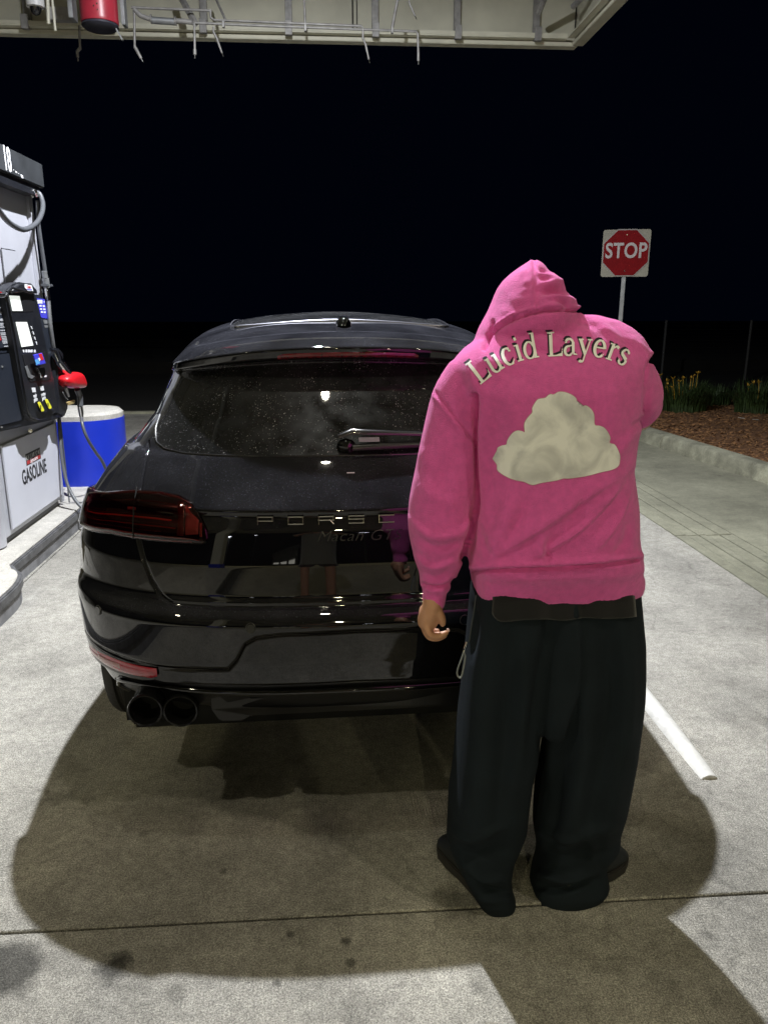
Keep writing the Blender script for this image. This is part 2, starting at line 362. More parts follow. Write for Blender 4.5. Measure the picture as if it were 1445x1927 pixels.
for (x, y_, sx_, rz, lab) in ((1359, 757, .055, .5, 'crumpled pale paper cup lying at the foot of the leaf clumps'), (1395, 787, .05, -.3, 'thin white scrap of litter on the mulch, left one of the flat pair'), (1421, 790, .045, .05, 'greyish flat scrap of litter on the mulch, right one of the flat pair')):
    p = at(x, y_, z=.125); mb = MB()
    if sx_ > .052:
        mb.tube([(-.05, 0, .03), (.05, .01, .04)], [.028, .045], 9)
    else:
        mb.box((-sx_, -.011, 0), (sx_, .011, .006), Matrix.Rotation(.12, 3, 'Y'))
    oo = mb.build('litter', M_PAPER, bevel=.002, label=lab, cat='litter'); oo.location = p; oo.rotation_euler = (0, 0, rz)
# fence posts far behind the planting
ft = thing('chain_fence', 'barely visible dark post and wire fence far behind the daylilies', 'fence', (8.6, 17.5, 0))
for px in (1243, 1400):
    p = at(px, 715, z=0) - ft.location; p.z = 0
    MB().cyl(p, p + Vector((0, 0, 1.35)), .03, 10).build('post', mat('dull_post', (.06, .06, .06), .7), ft, smooth=True)
a = at(1243, 715, z=0) - ft.location; b = at(1560, 715, z=0) - ft.location
mb = MB()
for i in range(16):
    mb.cyl((a.x, a.y, .1 + i * .08), (b.x, b.y, .1 + i * .08), .0018, 4)
mb.build('wire_mesh', mat('dark_wire', (.012, .012, .012), .6, metal=.5), ft, kind='stuff')

# ================================================================== stop sign
ps = at(1173, 520, y=10.6)
S = thing('stop_sign', 'red octagonal stop sign on a pale square backing board and grey post', 'traffic sign', (ps.x, 10.6, 0))
S.rotation_euler = (0, 0, R(-16))
MB().box((-.026, -.02, 0), (.026, .02, 2.20)).build('post', M_GREY, S, bevel=.004)
def rrect(w, h, r, n=5, y=0, cz=0):
    o = []
    for cx, cz_, a0 in ((w - r, h - r, 0), (-w + r, h - r, 90), (-w + r, -h + r, 180), (w - r, -h + r, 270)):
        for k_ in range(n + 1):
            a = R(a0 + 90 * k_ / n); o.append(Vector((cx + r * math.cos(a), y, cz + cz_ + r * math.sin(a))))
    return o
SZ = 2.34
MB().prism(rrect(.305, .300, .03, y=-.030, cz=SZ), (0, .006, 0)).build('backing_board', mat('retro_white', (.30, .285, .23), .45, var=.12, vscale=9), S)
def octo(r, y): return [Vector((r / math.cos(R(22.5)) * math.cos(R(22.5 + 45 * k)), y, SZ + .005 + r / math.cos(R(22.5)) * math.sin(R(22.5 + 45 * k)))) for k in range(8)]
MB().prism(octo(.300, -.036), (0, .005, 0)).build('border', mat('sign_white', (.32, .30, .285), .4), S)
MB().prism(octo(.286, -.040), (0, .0035, 0)).build('red_face', mat('sign_red', (.20, .003, .006), .65, spec=.15, var=.15, vscale=10), S)
place_text('lettering', 'STOP', .268, mat('sign_letter', (.48, .45, .44), .6), S, (0.0, -.0415, SZ + .025), (1, 0, 0), (0, 0, 1), extrude=.0008, bold=.006, xs=.80, spacing=1.06)
MB().cyl((0, -.046, SZ + .235), (0, -.038, SZ + .235), .008, 8).build('bolt', M_CHROME, S)
MB().cyl((0, -.046, SZ - .225), (0, -.038, SZ - .225), .008, 8).build('bolt', M_CHROME, S)

# ================================================================== canopy
C = thing('station_canopy', 'beige steel filling station canopy with open framed fascia overhead', 'canopy', (2.85, 9.68, 4.5))
def CB(): return MB(C.location)
ZB = 4.5
CB().box((-14, 9.66, ZB + .07), (2.86, 9.70, 5.6)).build('front_fascia_panel', M_BEIGE, C)
CB().box((2.86, -14, ZB + .07), (2.90, 9.70, 5.6)).build('side_fascia_panel', M_BEIGE, C)
CB().box((-14, 9.52, ZB + .052), (2.72, 9.655, ZB + .066)).box((-14, 9.515, ZB + .066), (2.72, 9.525, ZB + .10)).build('inner_flange', M_BEIGE2, C)
CB().box((-14, 9.60, ZB), (2.87, 9.735, ZB + .045)).build('bottom_flange', M_BEIGE2, C, bevel=.006)
CB().box((2.80, -14, ZB), (2.93, 9.595, ZB + .045)).build('side_bottom_flange', M_BEIGE2, C, bevel=.006)
CB().box((2.72, -14, ZB + .052), (2.855, 9.51, ZB + .066)).build('side_inner_flange', M_BEIGE2, C)
for px in (54, 214, 385, 544, 706, 860, 1009):
    x = at(px, 60, y=9.6).x
    CB().box((x - .038, 9.605, ZB + .025), (x + .038, 9.652, 5.5)).box((x - .038, 9.50, ZB + .02), (x + .038, 9.56, ZB + .16)).build('rib', M_PIPE, C, bevel=.003, segs=1)
for (px, w) in ((664, .008), (672, .005), (1085, .006)):
    x = at(px, 40, y=9.6).x
    CB().box((x - w, 9.645, ZB + .10), (x + w, 9.658, 5.5)).build('panel_seam', M_JOINT, C)
for yy in (7.9, 6.1, 4.0, 2.0, 0, -2):
    CB().box((2.805, yy - .04, ZB + .025), (2.853, yy + .04, 5.5)).build('rib', M_PIPE, C, bevel=.003, segs=1)
# knee braces running from the ribs up to the deck
for (a_, b_, r_) in (((1013, 25), (1040, -40), .03), ((1078, 12), (1120, -30), .035), ((338, -10), (368, 44), .035), ((404, -8), (424, 36), .014)):
    CB().cyl(at(*a_, y=9.3), at(*b_, y=8.9), r_, 6).build('brace', M_PIPE, C)
CB().box((-14, -14, 5.55), (2.84, 9.6, 5.62)).build('roof_deck', M_DECK, C)
for yy in np.arange(-12, 9.0, 2.6):
    CB().box((-14, yy - .09, 5.25), (2.80, yy + .09, 5.54)).build('cross_beam', M_DECK, C)
for xx in (-9.5, -2.6):
    CB().box((xx - .14, -13.9, 5.0), (xx + .14, 9.4, 5.245)).build('main_beam', M_DECK, C)
CT_ = thing('canopy_column', 'square pale canopy column standing on the pump island behind the photographer', 'column', (-2.6, -2.6, .15))
MB().box((-.18, -.18, 0), (.18, .18, 4.84)).build('shaft', M_BEIGE2, CT_, bevel=.02)
MB().box((-.22, -.22, 0), (.22, .22, .9)).build('base_cladding', M_BLUE, CT_, bevel=.02)
# lamps
def lamp(P, power, col, size, lens, label, small=False):
    t = thing('canopy_lamp', label, 'ceiling lamp', P, 0, 'lamps under the canopy')
    h = .10 if small else .20
    MB().box((-h, -h, .012), (h, h, .16)).box((-.05, -.05, .16), (.05, .05, 5.5 - P[2])).build('housing', M_PANEL, t, bevel=.01)
    MB().prism([(h * .55 * math.cos(k * math.pi / 8), h * .55 * math.sin(k * math.pi / 8), .002) for k in range(16)], (0, 0, .008)).build('lamp_lens', lens, t)
    if power:
        ld = bpy.data.lights.new('lamp_light', 'AREA'); ld.shape = 'DISK'; ld.size = size; ld.energy = power; ld.color = col
        lo = bpy.data.objects.new('lamp_light', ld); lo.location = (0, 0, -.004); link(lo, t)
lamp(KEY[0], KEY[1], KEY[2], KEY[3], M_LAMP, 'bright white square lamp under the canopy above the front of the black car')
for F_ in FILLS: lamp(F_[0], F_[1], F_[2], F_[3], M_LAMPW, F_[4])
lamp(OVER[0], OVER[1], OVER[2], OVER[3], M_LAMPW, 'small round dim lamp under the canopy right above the rear window', True)

# sprinkler pipes and nozzles
SP = thing('sprinkler_pipework', 'grey fire suppression pipes with downward nozzles hanging under the canopy edge', 'pipework', (0, 8.9, 5.0))
def pp(*a, y=8.9): return [at(p[0], p[1], y=y) - SP.location for p in a]
pipe = lambda pts, r, name='pipe', m=M_PIPE: MB().tube(pts, r, 10).build(name, m, SP, smooth=True)
r1 = .012
pipe(pp((248, 14), (396, 20)), r1); pipe(pp((396, 18), (397, 33), (404, 38), (680, 49), (683, 54), (683, 74)), r1)
pipe(pp((365, 43), (500, 49), (783, 59), (786, 63), (787, 100)), r1)
pipe(pp((575, 55), (572, -10)), r1); pipe(pp((150, 48), (151, 85), (152, 92)), r1); pipe(pp((253, 12), (254, 88)), r1)
pipe(pp((366, 44), (367, 95)), r1); pipe(pp((402, 50), (402, 60), (408, 72)), r1)
pipe(pp((738, 52), (750, -10)), r1 * 1.3, 'braided_pipe')
pipe(pp((253, 18), (266, 30), (283, 36), (345, 40), (362, 42)), .024, 'manifold_pipe')
def nozzle(pts, r=.014, tip=True):
    P_ = pp(*pts); MB().tube(P_, [r * 1.2, r * 1.2, r][:len(P_)], 10).build('nozzle', M_PIPE, SP, smooth=True)
    if tip: e = P_[-1]; dd = (P_[-1] - P_[-2]).normalized(); MB().tube([e, e + dd * .035], [r * .55, r * .5], 8).build('nozzle_tip', M_CHROME, SP, smooth=True)
nozzle([(152, 90), (146, 97), (147, 108)]); nozzle([(254, 88), (258, 95), (266, 110)]); nozzle([(367, 93), (367, 103)])
nozzle([(408, 70), (411, 80), (418, 100)], .009); nozzle([(683, 72), (688, 84), (694, 112)], .009); nozzle([(787, 98), (787, 115)], .011)
nozzle([(768, -8), (771, 8), (781, 30)], .009)
for p in ((285, 36), (331, 40)): MB().cyl(pp(p)[0] - Vector((.006, 0, 0)), pp(p)[0] + Vector((.006, 0, 0)), .042, 14).build('flange', M_PIPE, SP, smooth=True)
MB().tube(pp((287, 38), (329, 41)), .033, 14).build('valve_body', M_GREY, SP, smooth=True)
for p in ((421, 46), (575, 53), (738, 57)): MB().box(pp(p)[0] - Vector((.012, .02, .03)), pp(p)[0] + Vector((.012, .02, .03))).build('pipe_clamp', M_PIPE, SP, bevel=.003, segs=1)
# red cylinder in its grey frame
RC = thing('red_extinguisher_tank', 'big red rounded tank in a grey bracket under the canopy edge', 'tank', at(187, 20, y=8.4))
ql = at(187, 20, y=8.4); hw = (at(222, 20, y=8.4) - at(152, 20, y=8.4)).x / 2; zb = at(187, 46, y=8.4).z - ql.z
MB().lathe([(hw * .93, .7), (hw, .5), (hw, zb + .03), (hw * .995, zb + .008), (hw * .98, zb)], 'z', n=40).build('tank_shell', mat('tank_red', (.40, .03, .05), .35, var=.15, vscale=6), RC, smooth=True)
MB().box((-hw - .075, -.14, zb + .01), (-hw - .035, .02, .8)).box((hw + .03, -.02, zb + .0), (hw + .065, .1, .8)).build('bracket', M_GREY, RC, bevel=.004)
MB().lathe([(hw * .97, zb - .004), (hw * .99, zb - .02), (hw * .80, zb - .045)], 'z', n=24).build('dark_base', mat('dark_base', (.03, .03, .045), .5), RC, smooth=True)
MB().box((hw * .9, -.02, zb - .14), (hw * .9 + .012, .02, zb + .02), Matrix.Rotation(R(-28), 3, 'Y')).build('hanging_strap', M_GREY, RC)
for q in ((-.02, .10), (.025, .12), (.03, .07), (.0, .05), (.03, .02)):
    MB().lathe([(.006, 0), (.004, .006)], 'y', (q[0], -hw - .004, zb + .05 + q[1]), 8).build('rivet', M_CHROME, RC, smooth=True)
# conduit box between camera and tank
MB(ql).box(at(88, 36, y=8.6), at(140, 20, y=8.7)).build('side_plate', M_PIPE, RC, bevel=.004)
MB(ql).cyl(at(90, -10, y=8.6), at(92, 45, y=8.6), .016, 8).cyl(at(98, -10, y=8.6), at(105, 58, y=8.6), .012, 8).build('hanger_rod', M_BEIGE2, RC, smooth=True)
# dome camera
DC = thing('dome_camera', 'white dome security camera at the top left under the canopy', 'security camera', at(67, 8, y=8.6))
rd = (at(84, 8, y=8.6) - at(50, 8, y=8.6)).x / 2
MB().lathe([(rd, .16), (rd, .0), (rd * .96, -.025), (rd * .7, -.03)], 'z', n=28).build('camera_housing', mat('camera_white', (.75, .74, .74), .4), DC, smooth=True)
MB().lathe([(rd * .68, -.02), (rd * .6, -.055), (rd * .38, -.085), (rd * .05, -.098)], 'z', n=24).build('camera_dome', mat('smoked_dome', (.01, .01, .012), .05, coat=1), DC, smooth=True)

# ================================================================== pump island
def isl_poly(o):
    xb, xa = -1.775 + o, -1.935 + o
    P_ = [(-3.5 - o, -9), (xb, -9), (xb, 4.12)]
    for k in range(1, 8): a = R(90 * k / 8); P_.append((xb - .14 * (1 - math.cos(a)), 4.12 + .36 * math.sin(a) + o))
    P_ += [(xa, 4.56 + o), (xa, 7.35)]
    for k in range(1, 9): a = R(90 * k / 8); P_.append((xa - .6 * (1 - math.cos(a)), 7.35 + .6 * math.sin(a)))
    for k in range(1, 9): a = R(90 * k / 8); P_.append((-2.9 - .6 * math.sin(a) - o, 7.35 + .6 * math.cos(a)))
    return P_
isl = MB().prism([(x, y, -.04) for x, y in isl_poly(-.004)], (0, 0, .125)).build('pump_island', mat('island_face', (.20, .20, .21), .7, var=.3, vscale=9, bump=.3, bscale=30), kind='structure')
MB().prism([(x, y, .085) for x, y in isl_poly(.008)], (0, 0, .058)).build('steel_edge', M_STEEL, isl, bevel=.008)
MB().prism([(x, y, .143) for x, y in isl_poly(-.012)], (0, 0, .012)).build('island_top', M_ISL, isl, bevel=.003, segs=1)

# ================================================================== fuel pump
PU = thing('fuel_pump', 'tall white and black gasoline pump number 18 with lit screens on the island', 'fuel pump', (-2.10, 5.42, .155))
def U(): return MB(PU.location)
def q(px, py, x): return at(px, py, x=x)
XL, XF, XB, XU, XT = -2.10, -2.035, -1.975, -2.09, -1.985     # lower panel, black face, bezel, upper panel, top board
Y1 = 6.02
zt = q(118, 945, XL).z
U().box((-2.60, 4.80, .155), (XL - .03, 6.0, .30)).build('plinth', mat('plinth_grey', (.10, .10, .10), .6), PU, bevel=.004)
U().box((-2.62, 4.86, .20), (XL - .004, 6.0, 2.45)).build('cabinet', M_SILV, PU, bevel=.01)
U().prism([(XL, 5.0, .24), (XL, 5.985, .24), (XL, 5.985, .80), (XL, 5.0, .80)], (.012, 0, 0)).build('lower_door', M_PANEL, PU, bevel=.004)
MB((PU.location)).cyl((XL - .12, 4.88, .165), (XL - .12, 4.88, 2.45), .125, 32).build('corner_column', M_SILV, PU, smooth=True)
U().box((XL - .02, 5.99, .18), (XL + .010, 6.022, 2.42)).build('side_trim', M_SILV, PU, bevel=.004)
U().cyl(q(58, 811, XL + .010), q(58, 811, XL + .022), .013, 12).build('door_lock', M_CHROME, PU)
# upper white display panel with shallow vertical folds
U().box((XU - .30, 5.0, 1.60), (XU, 5.97, 2.46)).build('upper_panel', M_UPPER, PU, bevel=.012)
U().box((XU, 5.35, 1.60), (XU + .012, 5.60, 2.02)).build('raised_panel', M_UPPER, PU, bevel=.006)
U().box((XU - .03, 5.90, 1.6), (XU + .02, 5.985, 2.44)).build('upper_trim', M_UPPER, PU, bevel=.008)
# header board with number
tb = q(0, 268, XT); te = q(80, 309, XT); bb = q(82, 353, XT)
U().box((XT - .60, 4.6, bb.z), (XT, te.y, te.z)).build('header_board', mat('header_dark', (.035, .038, .042), .5, var=.25, vscale=7), PU, bevel=.006)
U().box((XU + .002, 4.8, 2.40), (XT - .02, te.y - .05, bb.z - .002)).build('header_soffit', M_BLACK, PU)
n0 = (q(14, 301, XT) )
place_text('pump_number', '18', .20, M_PRINT, PU, n0 - PU.location + Vector((.0012, 0, 0)), (0, 1, 0), (0, 0, 1), bold=.004, xs=.62)
for (a, b, s) in ((31, 324, .012), (42, 332, .02), (26, 320, .006), (36, 327, .006)): p = q(a, b, XT); U().box(p - Vector((.001, s, s * .5)), p + Vector((.002, s, s * .5))).build('paint_chip', M_PRINT, PU, bevel=.002, segs=1)
# black control face
face = [(-60, 530), (0, 541), (82, 556), (90, 600), (98, 655), (112, 720), (118, 780), (112, 788), (60, 800), (5, 812), (-60, 832)]
U().prism([q(a, b, XF) - Vector((.16, 0, 0)) for a, b in face], (.16, 0, 0)).build('control_face', M_NAVY, PU, bevel=.012)
# flat panel at its left with printed notices
left = [(-40, 560), (9, 556), (24, 652), (-40, 660)]
U().prism([q(a, b, XF) for a, b in left], (.010, 0, 0)).build('notice_panel', M_NAVY, PU, bevel=.003, segs=1)
U().prism([q(a, b, XF) for a, b in [(-40, 668), (26, 662), (45, 785), (40, 792), (-40, 812)]], (.012, 0, 0)).build('service_door', M_NAVY, PU, bevel=.006)
mb = U()
for i, (a, b, w) in enumerate([(-2, 579, 6), (-2, 588, 7), (-3, 591, 6), (-2, 601, 13), (0, 603, 13), (-1, 609, 12), (-1, 612, 8), (0, 616, 14), (1, 622, 15), (1, 627, 16), (2, 630, 14), (3, 634, 15), (4, 637, 12), (5, 640, 14), (5, 643, 17), (6, 646, 16), (8, 652, 9)]):
    p0 = q(a - (18 if i > 2 else 0) * 0, b, XF + .011); p1 = q(a + w, b, XF + .011)
    mb.box((p0.x, p0.y, p0.z - .0035), (p0.x + .001, p1.y, p0.z + .0035))
mb.build('notice_print', mat('notice_print', (.38, .39, .41), .5), PU)
U().cyl(q(0, 557, XF + .010), q(0, 557, XF + .012), .028, 20).build('red_mark', M_RED, PU)
U().cyl(q(0, 557, XF + .012), q(0, 557, XF + .013), .013, 16).build('red_mark_centre', M_BLACK, PU)
U().prism([q(-4, 642, XF + .011), q(3, 640, XF + .011), q(0, 630, XF + .011)], (.001, 0, 0)).build('red_triangle', M_RED, PU)
# bulging bezel
bz = [(13, 556), (17, 545), (28, 535), (42, 531), (54, 533), (62, 541), (68, 556), (78, 600), (90, 655), (103, 715), (110, 765), (106, 779), (92, 790), (76, 793), (63, 789), (55, 778), (46, 735), (35, 675), (26, 620), (17, 575)]
U().prism([q(a, b, XB) - Vector((.09, 0, 0)) for a, b in bz], (.09, 0, 0)).build('bezel', M_BLACK, PU, bevel=.014, segs=3)
rec = lambda pts, x, d, name, m, bev=0.0: U().prism([q(a, b, x) for a, b in pts], (d, 0, 0)).build(name, m, PU, bevel=bev, segs=1)
XS = XB + .0015
M_HOLE = mat('dark_recess', (.004, .004, .006), .6)
rec([(18, 553), (60, 548), (66, 570), (62, 586), (25, 588)], XB, .002, 'display_recess', M_HOLE)
rec([(18, 556), (37, 557), (43, 585), (24, 585)], XB + .0022, .002, 'price_display', M_SCREEN)
U().tube([q(14, 549, XB + .012), q(22, 541, XB + .02), q(40, 545, XB + .03), q(60, 552, XB + .012)], [.006, .008, .008, .006], 8).build('visor_edge', M_BLACK, PU, smooth=True)
rec([(16, 545), (30, 534), (52, 533), (62, 545), (64, 553), (40, 549), (17, 552)], XB, .028, 'visor', M_BLACK, .006)
rec([(29, 603), (52, 602), (66, 652), (64, 655), (41, 656)], XB, .002, 'screen_frame', M_HOLE)
rec([(30, 606), (51, 606), (63, 650), (41, 653)], XB + .0022, .002, 'card_screen', M_SCREEN)
for (a, b) in ((59, 617), (62, 627), (65, 637), (68, 646)): rec([(a - 1.6, b - 3.2), (a, b - 3.2), (a + 1.8, b + 2.6), (a + .2, b + 3)], XB, .006, 'screen_button', M_PRINT, .001)
for a, w in ((45, 1.2), (50, 1.5), (55, 2), (60, 2), (66, 1.5)): rec([(a - w, 658), (a + w, 658), (a + w, 663), (a - w, 663)], XB, .002, 'card_logo', M_PRINT)
rec([(42, 667), (88, 662), (96, 712), (90, 716), (56, 718), (50, 700)], XB, .004, 'reader_recess', M_HOLE, .001)
rec([(62, 668), (78, 664), (85, 684), (68, 688)], XB + .03, .008, 'reader_head', M_BLUEP, .002)
rec([(66, 677), (74, 676), (76, 684), (69, 687)], XB + .0385, .001, 'reader_print_blue', mat('light_blue_print', (.10, .35, .70), .5))
rec([(73, 666), (79, 665), (83, 677), (77, 678)], XB + .0385, .001, 'reader_print_red', M_RED)
rec([(72, 675), (75, 673), (77, 677), (75, 680)], XB + .0398, .001, 'reader_print_white', M_PRINT)
rec([(65, 692), (79, 691), (81, 700), (79, 709), (74, 711), (72, 702)], XB + .015, .02, 'receipt_chute', M_CHROME, .003)
rec([(47, 690), (51, 688), (58, 705), (66, 708), (60, 713), (53, 710)], XB + .004, .004, 'keypad_edge', M_GREY, .001)
rec([(84, 707), (88, 706), (88, 709), (84, 710)], XB + .004, .003, 'slot_light', M_PRINT)
for (a, b, t_) in ((63, 734, 'regular'), (78.5, 731, 'premium')):
    rec([(a - 3.5, b - 4), (a + 3, b - 4.5), (a + 4.5, b + 4), (a - 2, b + 4.5)], XB, .004, 'grade_light', M_PRINT, .001)
    rt = q(a + 10, b + 12, XB) - q(a, b + 12, XB)
    for kk, ww in enumerate((t_, 'gasoline')):
        place_text('grade_lettering', ww, .036, M_PRINT, PU, q(a + 4.0 + kk * 1.0, b + 11 + kk * 7, XS) - PU.location, (0, 1, 0), (0, 0, 1), bold=.0012, xs=.60)
for (a, b, g) in ((77, 765, '87'), (91, 760, '91')):
    rec([(a - 7, b - 7), (a - 5, b - 10), (a - 1, b - 10), (a + 2, b - 7), (a + 7, b + 6), (a + 6, b + 10), (a + 1, b + 11), (a - 2, b + 8)], XB, .024, 'grade_button', M_BLACK, .004)
    rec([(a - 6, b - 6.5), (a - 4, b - 9), (a - 1, b - 8.5), (a + 6.5, b + 6), (a + 5.5, b + 9), (a + 1.5, b + 9.5)], XB + .025, .0025, 'yellow_label', M_YEL, .001)
    place_text('button_lettering', g, .036, M_INK, PU, q(a + .5, b + 2, XB + .0282) - PU.location, (0, 1, 0), (0, 0, 1), bold=.001, xs=.6)
rec([(47, 534.5), (60, 537), (63, 548), (52, 547), (47, 541)], XB + .029, .002, 'badge', M_PRINT, .001)
place_text('badge_lettering', 'Costco', .026, M_RED, PU, q(55.5, 540, XB + .032) - PU.location, (0, 1, 0), (0, 0, 1), bold=.0008, xs=.75)
rec([(50.5, 543.6), (60.5, 544.6), (60.8, 546), (51.5, 545)], XB + .0312, .001, 'badge_line', M_BLUEP)
rec([(69, 561), (84, 563), (90, 600), (77, 597)], XF, .003, 'blue_notice', M_BLUEP)
mb = U()
for (a, b, w) in ((70.5, 566, 10), (71.5, 569.5, 9), (83, 568, 1.5), (75, 575.5, 4), (81, 576, 4), (76, 581.5, 4), (82, 582, 4), (77.5, 587, 4), (83, 587.5, 3.5)):
    p0, p1 = q(a, b, XF + .0032), q(a + w, b + .4, XF + .0032); mb.box((p0.x, p0.y, p0.z - .006), (p0.x + .001, p1.y, p0.z + .006))
mb.build('blue_notice_print', M_PRINT, PU)
rec([(81, 602), (91, 602), (92, 609), (83, 609)], XF, .002, 'grey_notice', M_GREY); rec([(83, 612), (92, 612), (93.5, 616.5), (85, 616.5)], XF, .002, 'grey_notice', M_GREY)
for (a, b) in ((5, 690), (35, 722), (4, 804), (58, 772), (106, 757), (71, 611)): U().cyl(q(a, b, XF + .008), q(a, b, XF + .016), .0065, 8).build('screw', M_GREY, PU)
# nozzle holster at the right end
hol = [(97, 655), (104, 656), (110, 664), (111, 680), (116, 720), (119, 770), (112, 786), (100, 780)]
U().prism([q(a, b, XF) + Vector((-.10, 0, 0)) for a, b in hol], (.14, 0, 0)).build('nozzle_holster', M_BLACK, PU, bevel=.012)
# sticker and lettering on the lower door
st = [(48, 854), (75, 843), (78, 862), (51, 877)]
XD = XL + .012
c0, c1, c2, c3 = [q(a, b, XD) for a, b in st]
ylo, yhi = (c0.y + c3.y) / 2, (c1.y + c2.y) / 2; zh, zl = (c0.z + c1.z) / 2, (c2.z + c3.z) / 2
U().box((XD, ylo, zl), (XD + .001, yhi, zh)).build('sticker', M_INK, PU)
zm = zl + (zh - zl) * .40
U().box((XD + .001, ylo + .01, zl + .006), (XD + .0016, yhi - .01, zm)).build('sticker_red_band', mat('sticker_red', (.45, .04, .04), .5), PU)
U().box((XD + .001, ylo + .01, zm + .003), (XD + .0016, yhi - .01, zh - .012)).build('sticker_white_band', mat('sticker_white', (.55, .55, .52), .5), PU)
place_text('sticker_lettering', 'KIRKLAND', .060, M_INK, PU, Vector((XD + .0022, (ylo + yhi) / 2, (zm + zh) / 2 - .006)) - PU.location, (0, 1, 0), (0, 0, 1), bold=.001, xs=.82)
place_text('sticker_lettering', 'Signature', .042, M_PRINT, PU, Vector((XD + .0022, (ylo + yhi) / 2, (zl + zm) / 2 + .004)) - PU.location, (0, 1, 0), (0, 0, 1), shear=.3, xs=.9)
g0, g1 = q(40, 902, XD), q(91, 877, XD)
place_text('gasoline_lettering', 'GASOLINE', .138, M_INK, PU, (q(65, 889, XD) + Vector((.001, .01, 0))) - PU.location, (0, 1, 0), (0, 0, 1), bold=.0035, xs=.70, spacing=1.02)
# upper hose loop, swivel and vertical pipe
H0 = thing('overhead_hose', 'grey hose looping from the swivel below the number board and running down the pump side', 'hose', q(62, 366, XU + .05))
def hp(*a): return [q(p[0], p[1], p[2]) - H0.location for p in a]
MB().tube(spline(hp((62, 364, -2.03), (74, 364, -2.0), (81, 382, -1.97), (79, 402, -1.95), (68, 421, -1.93), (46, 432, -1.90), (22, 422, -1.86), (2, 401, -1.82), (-22, 365, -1.8), (-60, 320, -1.8)), 8), .0165, 12).build('hose_loop', M_HOSE, H0, smooth=True)
MB().tube(spline(hp((61, 370, -2.04), (60, 362, -2.03), (66, 360, -2.0), (70, 368, -2.0)), 5), .014, 8).build('swivel', M_CHROME, H0, smooth=True)
MB().tube(spline(hp((71, 378, -2.02), (73, 420, -2.02), (80, 470, -2.02), (86, 512, -2.02)), 5), .013, 10).build('drop_pipe', M_HOSE, H0, smooth=True)
MB().tube(hp((84, 510, -2.02), (86, 523, -2.02)), .019, 12).build('coupling', M_GREY, H0, smooth=True)
MB().tube(hp((86, 524, -2.02), (89, 541, -2.02)), [.024, .022], 12).build('breakaway_valve', M_GREY, H0, smooth=True)
MB().box(hp((84, 536, -2.02))[0] - Vector((.02, .02, .012)), hp((94, 538, -2.02))[0] + Vector((.02, .02, .012))).build('clip', M_HOSE, H0, bevel=.004)
MB().tube(hp((89, 543, -2.02), (91, 565, -2.02)), .018, 12).build('coupling', M_CHROME, H0, smooth=True)
MB().tube(spline(hp((91, 562, -2.02), (95, 610, -2.02), (100, 648, -2.03), (104, 668, -2.05)), 5), .016, 10).build('lower_pipe', M_GREY, H0, smooth=True)
# nozzle with its red cover, and the hose hanging to the ground
NZ = thing('fuel_nozzle', 'fuel nozzle with red cover hanging in the pump holster', 'fuel nozzle', q(135, 715, -1.95))
def nq(*a): return [q(p[0], p[1], p[2]) - NZ.location for p in a]
MB().tube(nq((104, 664, -2.0), (112, 680, -1.98), (128, 702, -1.95)), [.030, .034, .036], 14).build('spout_sleeve', M_CHROME, NZ, smooth=True)
MB().tube(spline(nq((96, 657, -2.0), (106, 661, -1.98), (112, 674, -1.97), (113, 684, -1.97)), 4), [.012] * 13, 8).build('holster_lip', M_BLACK, NZ, smooth=True)
mb = MB()
cv = [(118, 712), (124, 704), (133, 700), (143, 699), (150, 706), (154, 718), (156, 727), (153, 731), (138, 731), (122, 729)]
c_ = sum(nq(*[(a, b, -1.95) for a, b in cv]), Vector()) / len(cv)
ring = nq(*[(a, b, -1.95) for a, b in cv])
mb.rings([[c_ + (p - c_) * s + Vector((dx, 0, 0)) for p in ring] for s, dx in ((.55, -.07), (.88, -.055), (1, -.02), (1, .02), (.88, .05), (.5, .065))])
o = mb.build('red_cover', M_NOZ, NZ, smooth=True)
sm = o.modifiers.new('sub', 'SUBSURF'); sm.levels = sm.render_levels = 2
MB().tube(nq((124, 729, -1.95), (130, 746, -1.95)), [.014, .01], 8).build('trigger', M_GREY, NZ, smooth=True)
MB().tube(spline(nq((119, 738, -1.96), (124, 748, -1.96), (129, 752, -1.95)), 4), .003, 6).build('tether', M_GREY, NZ, smooth=True)
rec2 = [(124, 757), (138, 752), (140, 755), (138, 759), (127, 763)]
MB(NZ.location).prism([q(a, b, -1.96) for a, b in rec2], (.012, 0, 0)).build('brass_tag', mat('brass_tag', (.50, .38, .16), .45, metal=.3), NZ, bevel=.003, segs=1)
MB().tube(nq((146, 732, -1.95), (151, 745, -1.95), (152, 764, -1.95)), [.024, .023, .022], 12).build('handle_grip', M_HOSE, NZ, smooth=True)
MB().tube(nq((151, 764, -1.95), (153, 775, -1.95), (154, 785, -1.95)), [.020, .022, .016], 12).build('hose_swivel', M_CHROME, NZ, smooth=True)
HS = thing('fuel_hose', 'black fuel hose hanging from the red nozzle and looping behind the car', 'hose', q(154, 785, -1.95))
hs = [(154, 784, -1.95), (156, 800, -1.93), (165, 825, -1.90), (180, 850, -1.88), (195, 872, -1.86), (206, 905, -1.84), (204, 940, -1.80), (186, 962, -1.80), (166, 962, -1.85), (145, 945, -1.93), (129, 915, -2.0), (120, 880, -2.04), (115, 840, -2.06), (112, 795, -2.08), (111, 770, -2.09)]
MB().tube(spline([q(*p) - HS.location for p in hs], 8), .0125, 10).build('rubber_hose', M_HOSE, HS, smooth=True)
